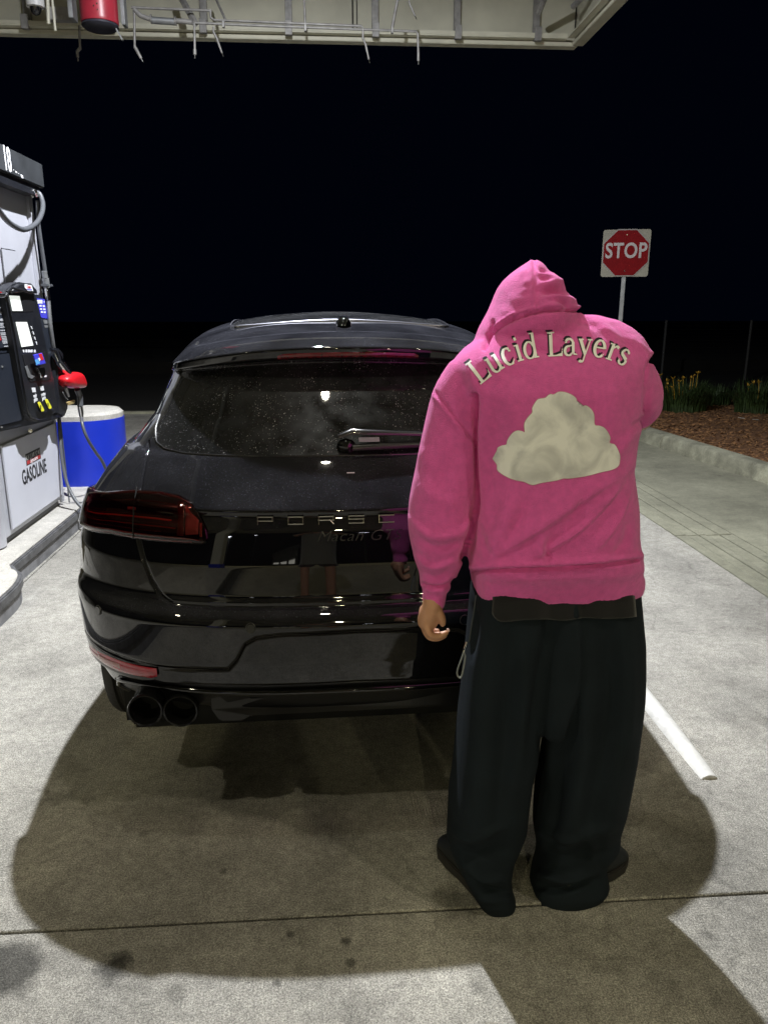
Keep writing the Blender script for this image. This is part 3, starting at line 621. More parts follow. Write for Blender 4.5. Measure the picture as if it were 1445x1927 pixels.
# thin conduit from the pump foot across the island edge
CD = thing('conduit', 'thin dark conduit running from the pump foot over the island edge', 'conduit', (-2.06, 6.03, .16))
MB(CD.location).tube([(-2.06, 6.03, 1.0), (-2.06, 6.03, .165), (-1.925, 6.03, .165), (-1.905, 6.03, .14), (-1.905, 6.03, .01), (-1.80, 6.05, .01)], .006, 6).build('conduit_pipe', M_HOSE, CD, smooth=True)

# ================================================================== blue block at the island end
BBK = thing('blue_island_guard', 'bright blue round-ended block with pale top at the end of the pump island', 'bollard', (-2.40, 6.95, .155))
def pill(hx, hy, n=10):
    o = []
    for k in range(n + 1): a = R(-90 + 180 * k / n); o.append((hx - hy + hy * math.cos(a), hy * math.sin(a)))
    for k in range(n + 1): a = R(90 + 180 * k / n); o.append((-hx + hy + hy * math.cos(a), hy * math.sin(a)))
    return o
MB().rings([[(x, y, z) for x, y in pill(.57 + d_, .33 + d_, 12)] for z, d_ in ((0, 0), (.56, 0))]).build('blue_wrap', M_BLUE, BBK, smooth=True)
MB().rings([[(x, y, z) for x, y in pill(.57 + d_, .33 + d_, 12)] for z, d_ in ((.561, -.004), (.60, -.004), (.625, -.03))]).build('concrete_top', M_ISL, BBK, smooth=True)

# ================================================================== what lies behind the camera and shows only as reflections
KI = thing('attendant_kiosk', 'small attendant kiosk with lit windows, mirrored as bright specks in the tailgate', 'kiosk', (-5.5, -46, 0))
MB().box((-2.2, -1.5, 0), (2.2, 1.5, 2.9)).box((-2.4, -1.7, 2.9), (2.4, 1.7, 3.1)).build('kiosk_wall', M_BEIGE, KI, bevel=.02)
M_LITW = mat('lit_window', (.8, .8, .75), .3, emit=(1, .97, .85), estr=2.5)
for xx in (-1.4, 0, 1.4): MB().box((xx - .5, 1.505, 1.0), (xx + .5, 1.53, 2.2)).build('window', M_LITW, KI)
for (xx, yy, wh) in ((3.2, -30, 'nearest, on the drive lane side'), (-9.5, -34, 'beyond the left pump row'), (8.5, -36, 'at the middle of the far driveway'), (14, -32, 'furthest to the driveway side'), (-16, -36, 'furthest to the pump side'), (1.5, -40, 'most distant, straight behind')):
    lp_ = thing('street_lamp', 'street lamp behind the camera, ' + wh, 'street lamp', (xx, yy, 0), 0, 'distant street lamps behind the camera')
    MB().cyl((0, 0, 0), (0, 0, 5.2), .07, 8).build('pole', M_GREY, lp_, smooth=True)
    MB().box((-.3, -.2, 5.2), (.3, .2, 5.3)).build('lamp_head', M_LAMP, lp_, bevel=.02)

# ================================================================== the car (car frame: origin under the rear bumper, y forward)
# v(z at centre), w, r, D, n, drop, yf, Df, haunch
CT=np.array([
(.33,.78,.22,.42,2.6,0,4.45,.6,.00),
(.40,.84,.10,.45,2.6,0,4.55,.7,.02),
(.43,.87,.06,.46,2.7,0,4.60,.7,.03),
(.50,.895,.035,.48,2.8,0,4.64,.75,.045),
(.515,.91,.005,.50,2.8,0,4.66,.75,.05),
(.60,.92,.0,.50,2.8,0,4.68,.75,.055),
(.73,.925,.0,.50,2.8,0,4.68,.75,.06),
(.755,.925,.012,.50,2.8,0,4.67,.75,.06),
(.775,.92,.045,.48,2.8,0,4.66,.75,.06),
(.80,.915,.06,.48,2.8,0,4.62,.75,.06),
(.90,.91,.068,.48,2.8,0,4.40,.75,.055),
(1.0,.885,.085,.48,2.7,0,3.75,.7,.05),
(1.045,.87,.105,.48,2.6,0,3.40,.7,.045),
(1.06,.86,.098,.48,2.6,0,3.35,.7,.04),
(1.12,.83,.165,.48,2.6,0,3.20,.6,.025),
(1.19,.785,.245,.48,2.6,.0,3.05,.6,.01),
(1.20,.77,.258,.48,2.6,.0,3.03,.6,-.01),
(1.30,.725,.36,.48,2.7,.01,2.86,.5,-.03),
(1.40,.69,.46,.46,2.8,.03,2.70,.5,-.02),
(1.48,.655,.53,.45,2.8,.055,2.55,.5,0),
(1.49,.65,.44,.48,2.8,.06,2.52,.5,0),
(1.53,.64,.425,.48,2.8,.072,2.45,.5,0),
(1.555,.62,.50,.48,2.9,.070,2.38,.5,0),
(1.58,.60,.66,.46,2.8,.060,2.30,.45,0),
(1.60,.565,.90,.40,2.6,.044,2.25,.35,0),
(1.615,.49,1.18,.32,2.5,.026,2.1,.25,0),
(1.63,.28,1.48,.15,2.2,.008,1.95,.15,0),
(1.635,.02,1.65,.02,2.0,0,1.69,.02,0)])
_vs=np.arange(.33,1.6351,.001)
_T=np.stack([np.interp(_vs,CT[:,0],CT[:,k]) for k in range(1,9)],1)
_k=np.exp(-.5*(np.arange(-15,16)/4.)**2);_k/=_k.sum()
_Tp=np.pad(_T,((15,15),(0,0)),mode='edge')
_TS=np.stack([np.convolve(_Tp[:,k],_k,'valid') for k in range(8)],1)
def params(v):
    return [np.interp(v,_vs,_TS[:,k]) for k in range(8)]
def ring_pts(phi,side,v):
    """phi in [-pi/2,pi/2] rear; returns x,y,z ; arrays broadcast"""
    w,r,D,n,drop,yf,Df,ha=params(v)
    s=np.sin(phi);c=np.cos(phi)
    x=w*np.sign(s)*np.abs(s)**(2/n);y=r+D*(1-np.abs(c)**(2/2.3))
    return fin(x,y,v,w,drop,ha)
def fin(x,y,v,w,drop,ha):
    q=np.abs(x)/w
    g=np.exp(-((y-.95)/.5)**2)+.7*np.exp(-((y-3.75)/.6)**2)
    x2=x+np.sign(x)*q**4*ha*g
    z=v-drop*q**2.3
    return x2,y,z
_ph=np.linspace(-np.pi/2,np.pi/2,4001)
def ring_arc(v):
    x,y,z=ring_pts(_ph,0,v)
    L=np.concatenate([[0],np.cumsum(np.sqrt(np.diff(x)**2+np.diff(y)**2+np.diff(z)**2))])
    return L-L[-1]/2
def surf(a,v):
    """point on the rear body at signed arc length a from the centre line, level v"""
    L=ring_arc(v)
    if abs(a)>L[-1]:
        w,r,D,n,drop,yf,Df,ha=params(v)
        x=np.sign(a)*w;y=r+D+(abs(a)-L[-1])
        X,Y,Z=fin(np.array(x),np.array(y),v,w,drop,ha)
        return np.array([float(X),float(Y),float(Z)])
    ph=np.interp(a,L,_ph)
    return np.array([float(t) for t in ring_pts(np.array(ph),0,v)])

def carpaint():
    m = bpy.data.materials.new('black_car_paint'); m.use_nodes = True; nt = m.node_tree; b = nt.nodes['Principled BSDF']; N = nt.nodes.new; L = nt.links.new
    b.inputs['Roughness'].default_value = 0.22; b.inputs['Coat Weight'].default_value = 1.0; b.inputs['Coat Roughness'].default_value = 0.018
    b.inputs['Specular IOR Level'].default_value = 0.0; b.inputs['Coat IOR'].default_value = 1.58
    tc = N('ShaderNodeTexCoord'); ge = N('ShaderNodeNewGeometry'); sx = N('ShaderNodeSeparateXYZ'); L(ge.outputs['Normal'], sx.inputs[0])
    # dust settles on faces that look up
    up = N('ShaderNodeMapRange'); up.inputs[1].default_value = 0.25; up.inputs[2].default_value = 0.95; up.inputs[3].default_value = 0.10; up.inputs[4].default_value = 1.0; L(sx.outputs['Z'], up.inputs[0])
    n = N('ShaderNodeTexNoise'); n.inputs['Scale'].default_value = 260; n.inputs['Detail'].default_value = 2; L(tc.outputs['Object'], n.inputs['Vector'])
    sp = N('ShaderNodeMapRange'); sp.inputs[1].default_value = 0.62; sp.inputs[2].default_value = 0.75; sp.inputs[3].default_value = 0.0; sp.inputs[4].default_value = 1.0; L(n.outputs['Fac'], sp.inputs[0])
    n2 = N('ShaderNodeTexNoise'); n2.inputs['Scale'].default_value = 6; n2.inputs['Detail'].default_value = 5; L(tc.outputs['Object'], n2.inputs['Vector'])
    cl = N('ShaderNodeMapRange'); cl.inputs[1].default_value = 0.3; cl.inputs[2].default_value = 0.7; cl.inputs[3].default_value = 0.3; cl.inputs[4].default_value = 1.0; L(n2.outputs['Fac'], cl.inputs[0])
    a = N('ShaderNodeMath'); a.operation = 'MULTIPLY'; L(up.outputs[0], a.inputs[0]); L(cl.outputs[0], a.inputs[1])
    s2 = N('ShaderNodeMath'); s2.operation = 'MULTIPLY_ADD'; s2.inputs[1].default_value = 0.25; s2.inputs[2].default_value = 0.060; L(sp.outputs[0], s2.inputs[0])
    fac = N('ShaderNodeMath'); fac.operation = 'MULTIPLY'; L(a.outputs[0], fac.inputs[0]); L(s2.outputs[0], fac.inputs[1])
    d = N('ShaderNodeBsdfDiffuse'); d.inputs['Color'].default_value = (.36, .37, .46, 1)
    mx = N('ShaderNodeMixShader'); L(fac.outputs[0], mx.inputs[0]); L(b.outputs[0], mx.inputs[1]); L(d.outputs[0], mx.inputs[2])
    b.inputs['Base Color'].default_value = (.0022, .0022, .0028, 1)
    L(mx.outputs[0], nt.nodes['Material Output'].inputs['Surface']); return m
M_PAINT = carpaint()
def dirtyglass():
    m = bpy.data.materials.new('dusty_rear_glass'); m.use_nodes = True; nt = m.node_tree; b = nt.nodes['Principled BSDF']; N = nt.nodes.new; L = nt.links.new
    b.inputs['Base Color'].default_value = (.003, .0032, .0035, 1); b.inputs['Roughness'].default_value = 0.015; b.inputs['Specular IOR Level'].default_value = 0.62
    tc = N('ShaderNodeTexCoord')
    def ns(scale, det, lo, hi, a=0.0, b_=1.0, vec=None):
        n = N('ShaderNodeTexNoise'); n.inputs['Scale'].default_value = scale; n.inputs['Detail'].default_value = det; L(vec or tc.outputs['Object'], n.inputs['Vector'])
        r = N('ShaderNodeMapRange'); r.inputs[1].default_value = lo; r.inputs[2].default_value = hi; r.inputs[3].default_value = a; r.inputs[4].default_value = b_; L(n.outputs['Fac'], r.inputs[0]); return r.outputs[0]
    def mul(a, c):
        q_ = N('ShaderNodeMath'); q_.operation = 'MULTIPLY'; L(a, q_.inputs[0]); (L(c, q_.inputs[1]) if not isinstance(c, float) else setattr(q_.inputs[1], 'default_value', c)); return q_.outputs[0]
    def add(a, c):
        q_ = N('ShaderNodeMath'); q_.operation = 'ADD'; L(a, q_.inputs[0]); L(c, q_.inputs[1]); return q_.outputs[0]
    drops = mul(ns(210, 2, .66, .72), ns(9, 3, .35, .6))
    # wiper arcs: rings round the wiper pivot
    vm = N('ShaderNodeVectorMath'); vm.operation = 'DISTANCE'; L(tc.outputs['Object'], vm.inputs[0]); vm.inputs[1].default_value = (0.0, .30, 1.20)
    cb = N('ShaderNodeCombineXYZ'); L(vm.outputs['Value'], cb.inputs[0]); 
    arc = mul(ns(160, 1, .70, .80, vec=cb.outputs[0]), ns(7, 4, .5, .62))
    haze = ns(3.0, 4, .35, .7, 0.0, 1.0)
    f = add(mul(drops, 0.75), add(mul(arc, 0.38), mul(haze, 0.030)))
    d = N('ShaderNodeBsdfDiffuse'); d.inputs['Color'].default_value = (.5, .5, .52, 1)
    mx = N('ShaderNodeMixShader'); gf = N('ShaderNodeBsdfGlossy'); gf.inputs['Roughness'].default_value = .34; gf.inputs['Color'].default_value = (.8, .85, 1, 1); m0 = N('ShaderNodeMixShader'); L(mul(ns(14, 6, .35, .65), .022), m0.inputs[0]); L(b.outputs[0], m0.inputs[1]); L(gf.outputs[0], m0.inputs[2])
    L(f, mx.inputs[0]); L(m0.outputs[0], mx.inputs[1]); L(d.outputs[0], mx.inputs[2])
    L(mx.outputs[0], nt.nodes['Material Output'].inputs['Surface']); return m
M_GLASS = dirtyglass()
M_SGLASS = mat('side_glass', (.004, .0042, .0045), .02, spec=.6)
M_GLOSS = mat('gloss_black_trim', (.002, .002, .0022), .05, coat=.5)
M_TRIM = mat('satin_black_trim', (.008, .008, .009), .35)
M_TYRE = mat('tyre_rubber', (.018, .017, .017), .75, bump=.3, bscale=70)
M_SHUT = mat('shut_line', (.001, .001, .001), .9)
CAR = thing('parked_car', 'glossy black compact SUV with dusty rear window parked at the pump, seen from behind', 'car', (.076, 2.155, 0), R(1.5))

# ---- body grid
lv = []
vv = np.arange(.335, 1.6345, .001); rr_ = params(vv)[1]
sl = np.concatenate([[0], np.cumsum(np.hypot(np.diff(vv), np.diff(rr_)))])
zsw = np.interp(1.57, vv, sl)
s_ = np.concatenate([np.arange(0, zsw, .0046), np.linspace(zsw, sl[-1], 60)])
lv = np.interp(s_, sl, vv)
NR, NS, NF = 560, 70, 40
ncol = NR + 1 + NS + NF + NS
nrow = len(lv); P = np.zeros((nrow, ncol, 3)); A = np.zeros((nrow, ncol)); 
for i, v in enumerate(lv):
    w, r, D, n, drop, yf, Df, ha = params(v)
    L_ = ring_arc(v); ar = np.linspace(L_[0], L_[-1], NR + 1); ph = np.interp(ar, L_, _ph)
    x, y, z = ring_pts(ph, 0, v); P[i, :NR + 1] = np.stack([x, y, np.broadcast_to(z, x.shape)], 1); A[i, :NR + 1] = ar
    y0, y1 = r + D, max(yf - Df, r + D + .001); t = np.linspace(0, 1, NS + 2)[1:-1] if False else np.linspace(0, 1, NS + 1)[1:]
    ys = y0 + (y1 - y0) * t
    X, Y, Z = fin(np.full(NS, w), ys, v, w, drop, ha); P[i, NR + 1:NR + 1 + NS] = np.stack([X, Y, np.broadcast_to(Z, X.shape)], 1); A[i, NR + 1:NR + 1 + NS] = L_[-1] + ys - y0
    p2 = np.linspace(np.pi / 2, -np.pi / 2, NF + 2)[1:-1]; sx2, c2 = np.sin(p2), np.cos(p2)
    xx = w * np.sign(sx2) * np.abs(sx2) ** .8; yy = y1 + (yf - y1) * np.abs(c2) ** .9
    X, Y, Z = fin(xx, yy, v, w, drop, ha); P[i, NR + 1 + NS:NR + 1 + NS + NF] = np.stack([X, Y, np.broadcast_to(Z, X.shape)], 1); A[i, NR + 1 + NS:NR + 1 + NS + NF] = 9
    ysr = ys[::-1]
    X, Y, Z = fin(np.full(NS, -w), ysr, v, w, drop, ha); P[i, NR + 1 + NS + NF:] = np.stack([X, Y, np.broadcast_to(Z, X.shape)], 1); A[i, NR + 1 + NS + NF:] = -(L_[-1] + ysr - y0)
V2 = np.broadcast_to(lv[:, None], A.shape)
# normals
dc = np.roll(P, -1, 1) - np.roll(P, 1, 1); dr = np.gradient(P, axis=0)
NM = np.cross(dc, dr); NM /= np.linalg.norm(NM, axis=2, keepdims=True) + 1e-12
def pdist(poly, sym=True, metric=1.0):
    """distance of every grid vertex to a polyline given in (arc, level)"""
    best = np.full(A.shape, 9.0); AA = np.abs(A) if sym else A
    for (a0, v0), (a1, v1) in zip(poly[:-1], poly[1:]):
        dx, dy = a1 - a0, (v1 - v0); q_ = ((AA - a0) * dx + (V2 - v0) * dy) / (dx * dx + dy * dy + 1e-12); q_ = np.clip(q_, 0, 1)
        best = np.minimum(best, np.hypot(AA - a0 - q_ * dx, V2 - v0 - q_ * dy))
    return best
SHUT = [(.74, 1.215), (.715, 1.19), (.70, 1.11), (.685, .96), (.665, .90), (.64, .84), (.61, .795), (.57, .779), (0, .777)]
INSERT = [(1.02, .600), (.62, .578), (.40, .588), (.372, .620), (.345, .672), (.31, .694), (.24, .703), (0, .708)]
VAL = [(.86, .440), (.80, .470), (.70, .497), (.55, .512), (0, .520)]
ROOFG = [(.62, 1.575), (0, 1.583)]
disp = np.zeros(A.shape); rear = np.abs(A) < 1.5
gr = lambda d, dep, w: -dep * np.exp(-(d / w) ** 2)
disp += gr(pdist(SHUT), .009, .0045) + gr(pdist(INSERT), .006, .005) + gr(pdist(VAL), .012, .007) + gr(pdist(ROOFG), .008, .006)
# number plate recess and lower insert sit slightly deeper than the bumper skin
from_in = np.interp(np.clip(np.abs(A), 0, 1.02), [0, .24, .31, .345, .372, .40, .62, 1.02], [.708, .703, .694, .672, .620, .588, .578, .600])
disp += -.016 * np.clip((from_in - V2) / .012, 0, 1) * np.clip((V2 - .50) / .01, 0, 1) * np.clip((.75 - np.abs(A)) / .3, 0, 1)
disp[~rear] = 0
side_g = np.abs(P[:, :, 1] - 1.62); rg = (V2 < 1.15) & (np.abs(A) > 1.2) & (np.abs(A) < 8)
disp += np.where(rg, -.006 * np.exp(-(side_g / .02) ** 2), 0)
P2 = P + NM * disp[:, :, None]
# ---- face classes
i0 = np.arange(nrow - 1)[:, None]; j0 = np.arange(ncol)[None, :]; j1 = (j0 + 1) % ncol
fa = A[:-1][:, :] * 0; ctr = (P[:-1] + P[1:] + np.roll(P, -1, 1)[:-1] + np.roll(P, -1, 1)[1:]) / 4
Ac = np.abs(A[:-1]); Vc = (V2[:-1] + V2[1:]) / 2; X, Y, Z = ctr[:, :, 0], ctr[:, :, 1], ctr[:, :, 2]
rearf = Y < 1.3
shut_v = np.interp(Ac, [0, .57, .61, .64, .665, .685, .70, .715, .74], [.777, .779, .795, .84, .90, .96, 1.11, 1.19, 1.215])
ins_v = np.interp(Ac, [0, .24, .31, .345, .372, .40, .62, 1.02], [.708, .703, .694, .672, .620, .588, .578, .600])
val_v = np.interp(Ac, [0, .55, .70, .80, .86, .9], [.520, .512, .497, .470, .440, .30])
gl = np.minimum.reduce([np.full(Ac.shape, .76), .64 + np.sqrt(np.clip((Vc - 1.203), 0, 1)) * .55, .76 - np.clip(Vc - 1.26, 0, 1) * .62])
glass = rearf & (Vc > 1.203) & (Vc < 1.484) & (Ac < gl)
cls = np.zeros(Ac.shape, int)                                        # 0 body
cls[rearf & (Vc < 1.484) & (Ac < .74) & (Vc > shut_v)] = 1           # tailgate
cls[(Vc >= 1.484) & (Vc < 1.583) & (Ac < .62) & rearf] = 3           # spoiler
cls[glass] = 2
cls[rearf & (Ac < 1.16) & (Vc < np.where(Ac > .60, .777 + (Ac - .6) * .02, shut_v)) & (Vc >= ins_v)] = 4   # bumper
cls[rearf & (Ac < 1.16) & (Vc < ins_v) & (Vc >= val_v)] = 5          # insert
cls[rearf & (Vc < val_v) & (Ac < .95)] = 6                           # valance
sg = (Vc > 1.13) & (Vc < 1.50) & (np.abs(Z) > 0) & (np.abs(X) > .5) & (Y > .98 + (Vc - 1.13) * .55) & (Y < 3.05 - (Vc - 1.13) * 1.5) & (~rearf | (Y > .98 + (Vc - 1.13) * .55)) & (Ac < 8)
cls[sg & (Ac > 1.0)] = 7
ws = (Vc > 1.06) & (Vc < 1.54) & (Ac > 8)
cls[ws] = 8
roofg = (np.abs(X) < .44 - np.clip(1.12 - Y, 0, 1) * .5) & (Y > .97) & (Y < 2.2) & (Z > 1.55); cls[roofg & (Vc > 1.585)] = 9
kill = (np.abs(X) > .55) & (((Y - .95) ** 2 + (Z - .37) ** 2 < .395 ** 2) | ((Y - 3.76) ** 2 + (Z - .37) ** 2 < .395 ** 2))
idx = np.stack(np.broadcast_arrays(i0 * ncol + j0, i0 * ncol + j1, (i0 + 1) * ncol + j1, (i0 + 1) * ncol + j0), 2)
VN = P2.reshape(-1, 3); NN = NM.reshape(-1, 3)
def part_from(k, name, m, off=0.0, parent=CAR, mask=None):
    mk = (cls == k) & ~kill if mask is None else mask
    f = idx[mk]; u, inv = np.unique(f.ravel(), return_inverse=True); f = inv.reshape(-1, 4)
    co = VN[u] + NN[u] * off
    me = bpy.data.meshes.new(name); me.vertices.add(len(u)); me.vertices.foreach_set('co', co.ravel())
    me.loops.add(f.size); me.loops.foreach_set('vertex_index', f.ravel()); me.polygons.add(len(f))
    me.polygons.foreach_set('loop_start', np.arange(0, f.size, 4)); me.polygons.foreach_set('loop_total', np.full(len(f), 4))
    me.polygons.foreach_set('use_smooth', np.ones(len(f), bool)); me.update(); me.validate()
    me.normals_split_custom_set_from_vertices([tuple(v) for v in vertex_n[u]])
    me.materials.append(m); return link(bpy.data.objects.new(name, me), parent)
# smooth normals of the displaced grid, so that neighbouring panels shade as one skin
dc = np.roll(P2, -1, 1) - np.roll(P2, 1, 1); dr = np.gradient(P2, axis=0); vn = np.cross(dc, dr); vn /= np.linalg.norm(vn, axis=2, keepdims=True) + 1e-12
vertex_n = vn.reshape(-1, 3)
part_from(0, 'body_shell', M_PAINT); part_from(1, 'tailgate', M_PAINT); RG = part_from(2, 'rear_window', M_GLASS)
part_from(3, 'roof_spoiler', M_PAINT); part_from(4, 'rear_bumper', M_PAINT); part_from(5, 'bumper_insert', M_PAINT)
part_from(6, 'rear_valance', M_TRIM); part_from(7, 'side_window', M_SGLASS); part_from(8, 'windscreen', M_SGLASS); part_from(9, 'panoramic_roof', M_GLASS)
# ---- helpers on the skin
def S3(a, v, off=0.0):
    p = surf(a, v); e = .004; t1 = surf(a + e, v) - surf(a - e, v); t2 = surf(a, v + e) - surf(a, v - e)
    n = np.cross(t1, t2); n /= np.linalg.norm(n); return Vector(p + n * off)
def patch(name, m, u0, u1, lo, hi, off, parent=CAR, nu=40, nv=8, sgn=1, rim=.0, fn=None):
    V, F = [], []
    for i in range(nu + 1):
        u = u0 + (u1 - u0) * i / nu; a0, a1 = lo(u), hi(u)
        for j in range(nv + 1):
            t = j / nv; edge = min(i, nu - i, j * 2, (nv - j) * 2) == 0
            V.append(S3(sgn * u, a0 + (a1 - a0) * t, off - (rim if edge else 0)))
    for i in range(nu):
        for j in range(nv):
            q_ = (i * (nv + 1) + j, (i + 1) * (nv + 1) + j, (i + 1) * (nv + 1) + j + 1, i * (nv + 1) + j + 1)
            F.append(q_ if sgn > 0 else q_[::-1])
    return mesh(name, V, F, m, parent)
def skin_tube(name, pts, r, off, m, parent=CAR, n=8, flat=1.0, step=.02):
    out = []
    for (a0, v0), (a1, v1) in zip(pts[:-1], pts[1:]):
        k_ = max(1, int(math.hypot(a1 - a0, v1 - v0) / step))
        for t in range(k_): out.append(S3(a0 + (a1 - a0) * t / k_, v0 + (v1 - v0) * t / k_, off))
    out.append(S3(*pts[-1], off)); return MB().tube(out, r, n, True, flat).build(name, m, parent, smooth=True)
# window seal line along the lower glass edge
skin_tube('window_seal', [(-.735, 1.30), (-.725, 1.26), (-.69, 1.222), (-.64, 1.206), (-.55, 1.2), (.55, 1.2), (.64, 1.206), (.69, 1.222), (.725, 1.26), (.735, 1.30)], .0035, -.0005, mat('window_seal', (.02, .02, .022), .2, coat=.8), n=6)
# roof glass frame
fr = []
for sx_, sy_ in ((-1, 0), (1, 0)): pass
def roofz(x, y):
    m_ = (np.abs(X - x) < .03) & (np.abs(Y - y) < .06) & (Vc > 1.56); 
    return float(np.mean(Z[m_])) if m_.any() else 1.6
fp = [(-.37, .955), (0, .945), (.37, .955), (.415, .985), (.445, 1.10), (.455, 1.5), (.44, 2.15)]
fp = [(-x, y) for x, y in fp[::-1][:-3]] + fp
fv = [Vector((x, y, roofz(x, y) + .004)) for x, y in fp]
MB().tube(spline(fv, 6), .0065, 8, True, .5).build('roof_glass_frame', mat('brushed_frame', (.16, .16, .19), .3, metal=.8), CAR, smooth=True)
# aerial fin
zf = roofz(0, .80)
MB().rings([[Vector((hx * math.cos(a), .80 + hy * math.sin(a), zf + h)) for a in np.linspace(0, 2 * math.pi, 17)[:-1]] for hx, hy, h in ((.030, .055, -.004), (.028, .05, .010), (.020, .036, .022), (.008, .02, .028))]).build('roof_aerial', M_GLOSS, CAR, smooth=True)
# third brake light under the spoiler lip
M_BRK = mat('brake_lens', (.10, .003, .008), .12, coat=1, var=.3, vscale=60)
patch('third_brake_light', M_BRK, -.235, .235, lambda u: 1.496, lambda u: 1.513 - .006 * (abs(u) > .225), .0035, nu=30, nv=3, rim=.003)
# ---- lamps
M_LENS = bpy.data.materials.new('red_lens'); M_LENS.use_nodes = True; nt = M_LENS.node_tree
gl_ = nt.nodes.new('ShaderNodeBsdfGlossy'); gl_.inputs['Roughness'].default_value = .02; gl_.inputs['Color'].default_value = (1, 1, 1, 1)
tr_ = nt.nodes.new('ShaderNodeBsdfTransparent'); tr_.inputs['Color'].default_value = (.72, .34, .34, 1)
fz_ = nt.nodes.new('ShaderNodeFresnel'); fz_.inputs['IOR'].default_value = 1.5; mx_ = nt.nodes.new('ShaderNodeMixShader')
nt.links.new(fz_.outputs[0], mx_.inputs[0]); nt.links.new(tr_.outputs[0], mx_.inputs[1]); nt.links.new(gl_.outputs[0], mx_.inputs[2]); nt.links.new(mx_.outputs[0], nt.nodes['Material Output'].inputs['Surface'])
M_HOUS = mat('lamp_housing', (.006, .0025, .003), .25, coat=.4)
M_BAR = mat('lamp_bar_red', (.20, .016, .014), .22, coat=.6)
M_BAR2 = mat('lamp_bar_pale', (.34, .13, .13), .25, coat=.6)
M_BARR = mat('lamp_bar_bright', (.50, .05, .03), .2, coat=.6)
M_BARD = mat('lamp_bar_dark', (.075, .012, .014), .15, coat=.8)
def lamp_lo(u): return .966 - .10 * max(0, u - .80) + .02 * max(0, (.468 - u) / .02) ** 2
def lamp_hi(u):
    k_ = np.interp(u, [.452, .462, .478, .503, .545, .62, .72, .90, 1.16], [1.0, 1.022, 1.05, 1.076, 1.092, 1.098, 1.094, 1.068, 1.042]); return float(k_)
for s in (-1, 1):
    TL = patch('tail_light', M_HOUS, .455, 1.16, lambda u: lamp_lo(u), lambda u: lamp_hi(u), .0025, nu=70, nv=14, sgn=s)
    mid = lambda t: (lambda u: lamp_lo(u) + (lamp_hi(u) - lamp_lo(u)) * t)
    def bar(t0, t1, u0, u1, m, name='light_bar', off=.007): patch(name, m, u0, u1, mid(t0), mid(t1), off, TL, 46, 3, s, .006)
    bar(.0, .045, .50, 1.15, M_BAR2, 'lower_lip_highlight', .010); bar(.065, .12, .47, 1.15, M_BAR); bar(.94, .975, .50, 1.15, M_BAR, off=.011)  # lower lip is pale to paint reflections into its colour
    bar(.44, .485, .565, 1.12, M_BARR); bar(.51, .53, .565, 1.12, M_BARD); bar(.56, .585, .60, 1.12, M_BARD); bar(.29, .32, .55, 1.14, M_BAR); bar(.80, .82, .55, 1.14, M_BARD); bar(.19, .215, .60, 1.14, M_BARD); bar(.355, .375, .58, 1.12, M_BARD)
    patch('inner_reflector', M_BAR2, .478, .520, lambda u: .988 + (.52 - u) * .1, lambda u: 1.030 + (u - .478) * 1.0, .009, TL, 8, 6, s, .004)
    patch('inner_reflector_edge', M_BAR, .466, .474, lambda u: .985, lambda u: 1.022, .010, TL, 4, 6, s, .002)
    patch('inner_reflector_edge', M_BARD, .526, .548, lambda u: .985, lambda u: 1.078, .007, TL, 4, 6, s, .003)
    patch('bulb_reflector', M_BAR2, .70, .735, mid(.60), mid(.68), .008, TL, 4, 3, s, .004)
    patch('lens', M_LENS, .45, 1.165, lambda u: lamp_lo(u) - .004, lambda u: lamp_hi(u) + .003, .0165, TL, 70, 12, s, .015)
    skin_tube('lamp_gap', [(s * .692, .963), (s * .70, 1.096)], .0022, .0165, M_SHUT, TL, 6)
    # lower red reflector in the bumper
    RF = patch('bumper_reflector', mat('reflector_red', (.30, .012, .025), .25, coat=1, var=.2, vscale=40), .635, 1.0, lambda u: float(np.interp(u, [.635, .66, .80, 1.0], [.545, .535, .528, .535])), lambda u: float(np.interp(u, [.635, .70, .85, 1.0], [.573, .572, .572, .560])), .004, nu=30, nv=4, sgn=s, rim=.004)
    patch('reflector_insert', mat('reflector_pale', (.32, .12, .12), .2, coat=1), .78, .90, lambda u: .545, lambda u: .562, .0055, RF, 10, 2, s, .001)
    for a_ in (.325, .86):
        p = S3(s * a_, .727, .0005); q_ = S3(s * a_, .727, .0035)
        MB().cyl(p, q_, .0125, 20).build('parking_sensor', M_GLOSS, CAR, smooth=True); MB().tube([p + (q_ - p) * .3 + (S3(s * a_ + .0145 * math.cos(t), .727 + .0145 * math.sin(t), .001) - S3(s * a_, .727, .001)) for t in np.linspace(0, 2 * math.pi, 17)], .0012, 5).build('sensor_ring', mat('sensor_ring', (.05, .05, .05), .3), CAR, smooth=True)
# ---- valance lip and diffuser
skin_tube('valance_lip', [(-.80, .415), (-.835, .44), (-.82, .47), (-.75, .487), (-.60, .500), (0, .508), (.60, .500), (.75, .487), (.82, .47), (.835, .44), (.80, .415)], .0105, .004, M_GLOSS, n=10, step=.03)
mb = MB(); df = []
for xx, yy, zz in ((-.47, .12, .42), (-.44, .10, .385), (-.37, .10, .385), (-.34, .08, .412), (.34, .08, .412), (.37, .10, .385), (.44, .10, .385), (.47, .12, .42)): df.append((xx, yy, zz))
mb.rings([[Vector((x, y + dy, z if k == 0 else .47)) for (x, y, z) in df for k in (0,)] + [Vector((x, y + dy, .47)) for (x, y, z) in df[::-1]] for dy in (-.03, .35)])
mb.build('diffuser', M_TRIM, CAR, bevel=.006)
MB().box((-.80, .32, .22), (.80, 4.3, .60)).build('underbody', M_SHUT, CAR, bevel=.03)
MB().box((-.70, .16, .34), (.70, .40, .60)).build('rear_crossmember', M_SHUT, CAR, bevel=.03)
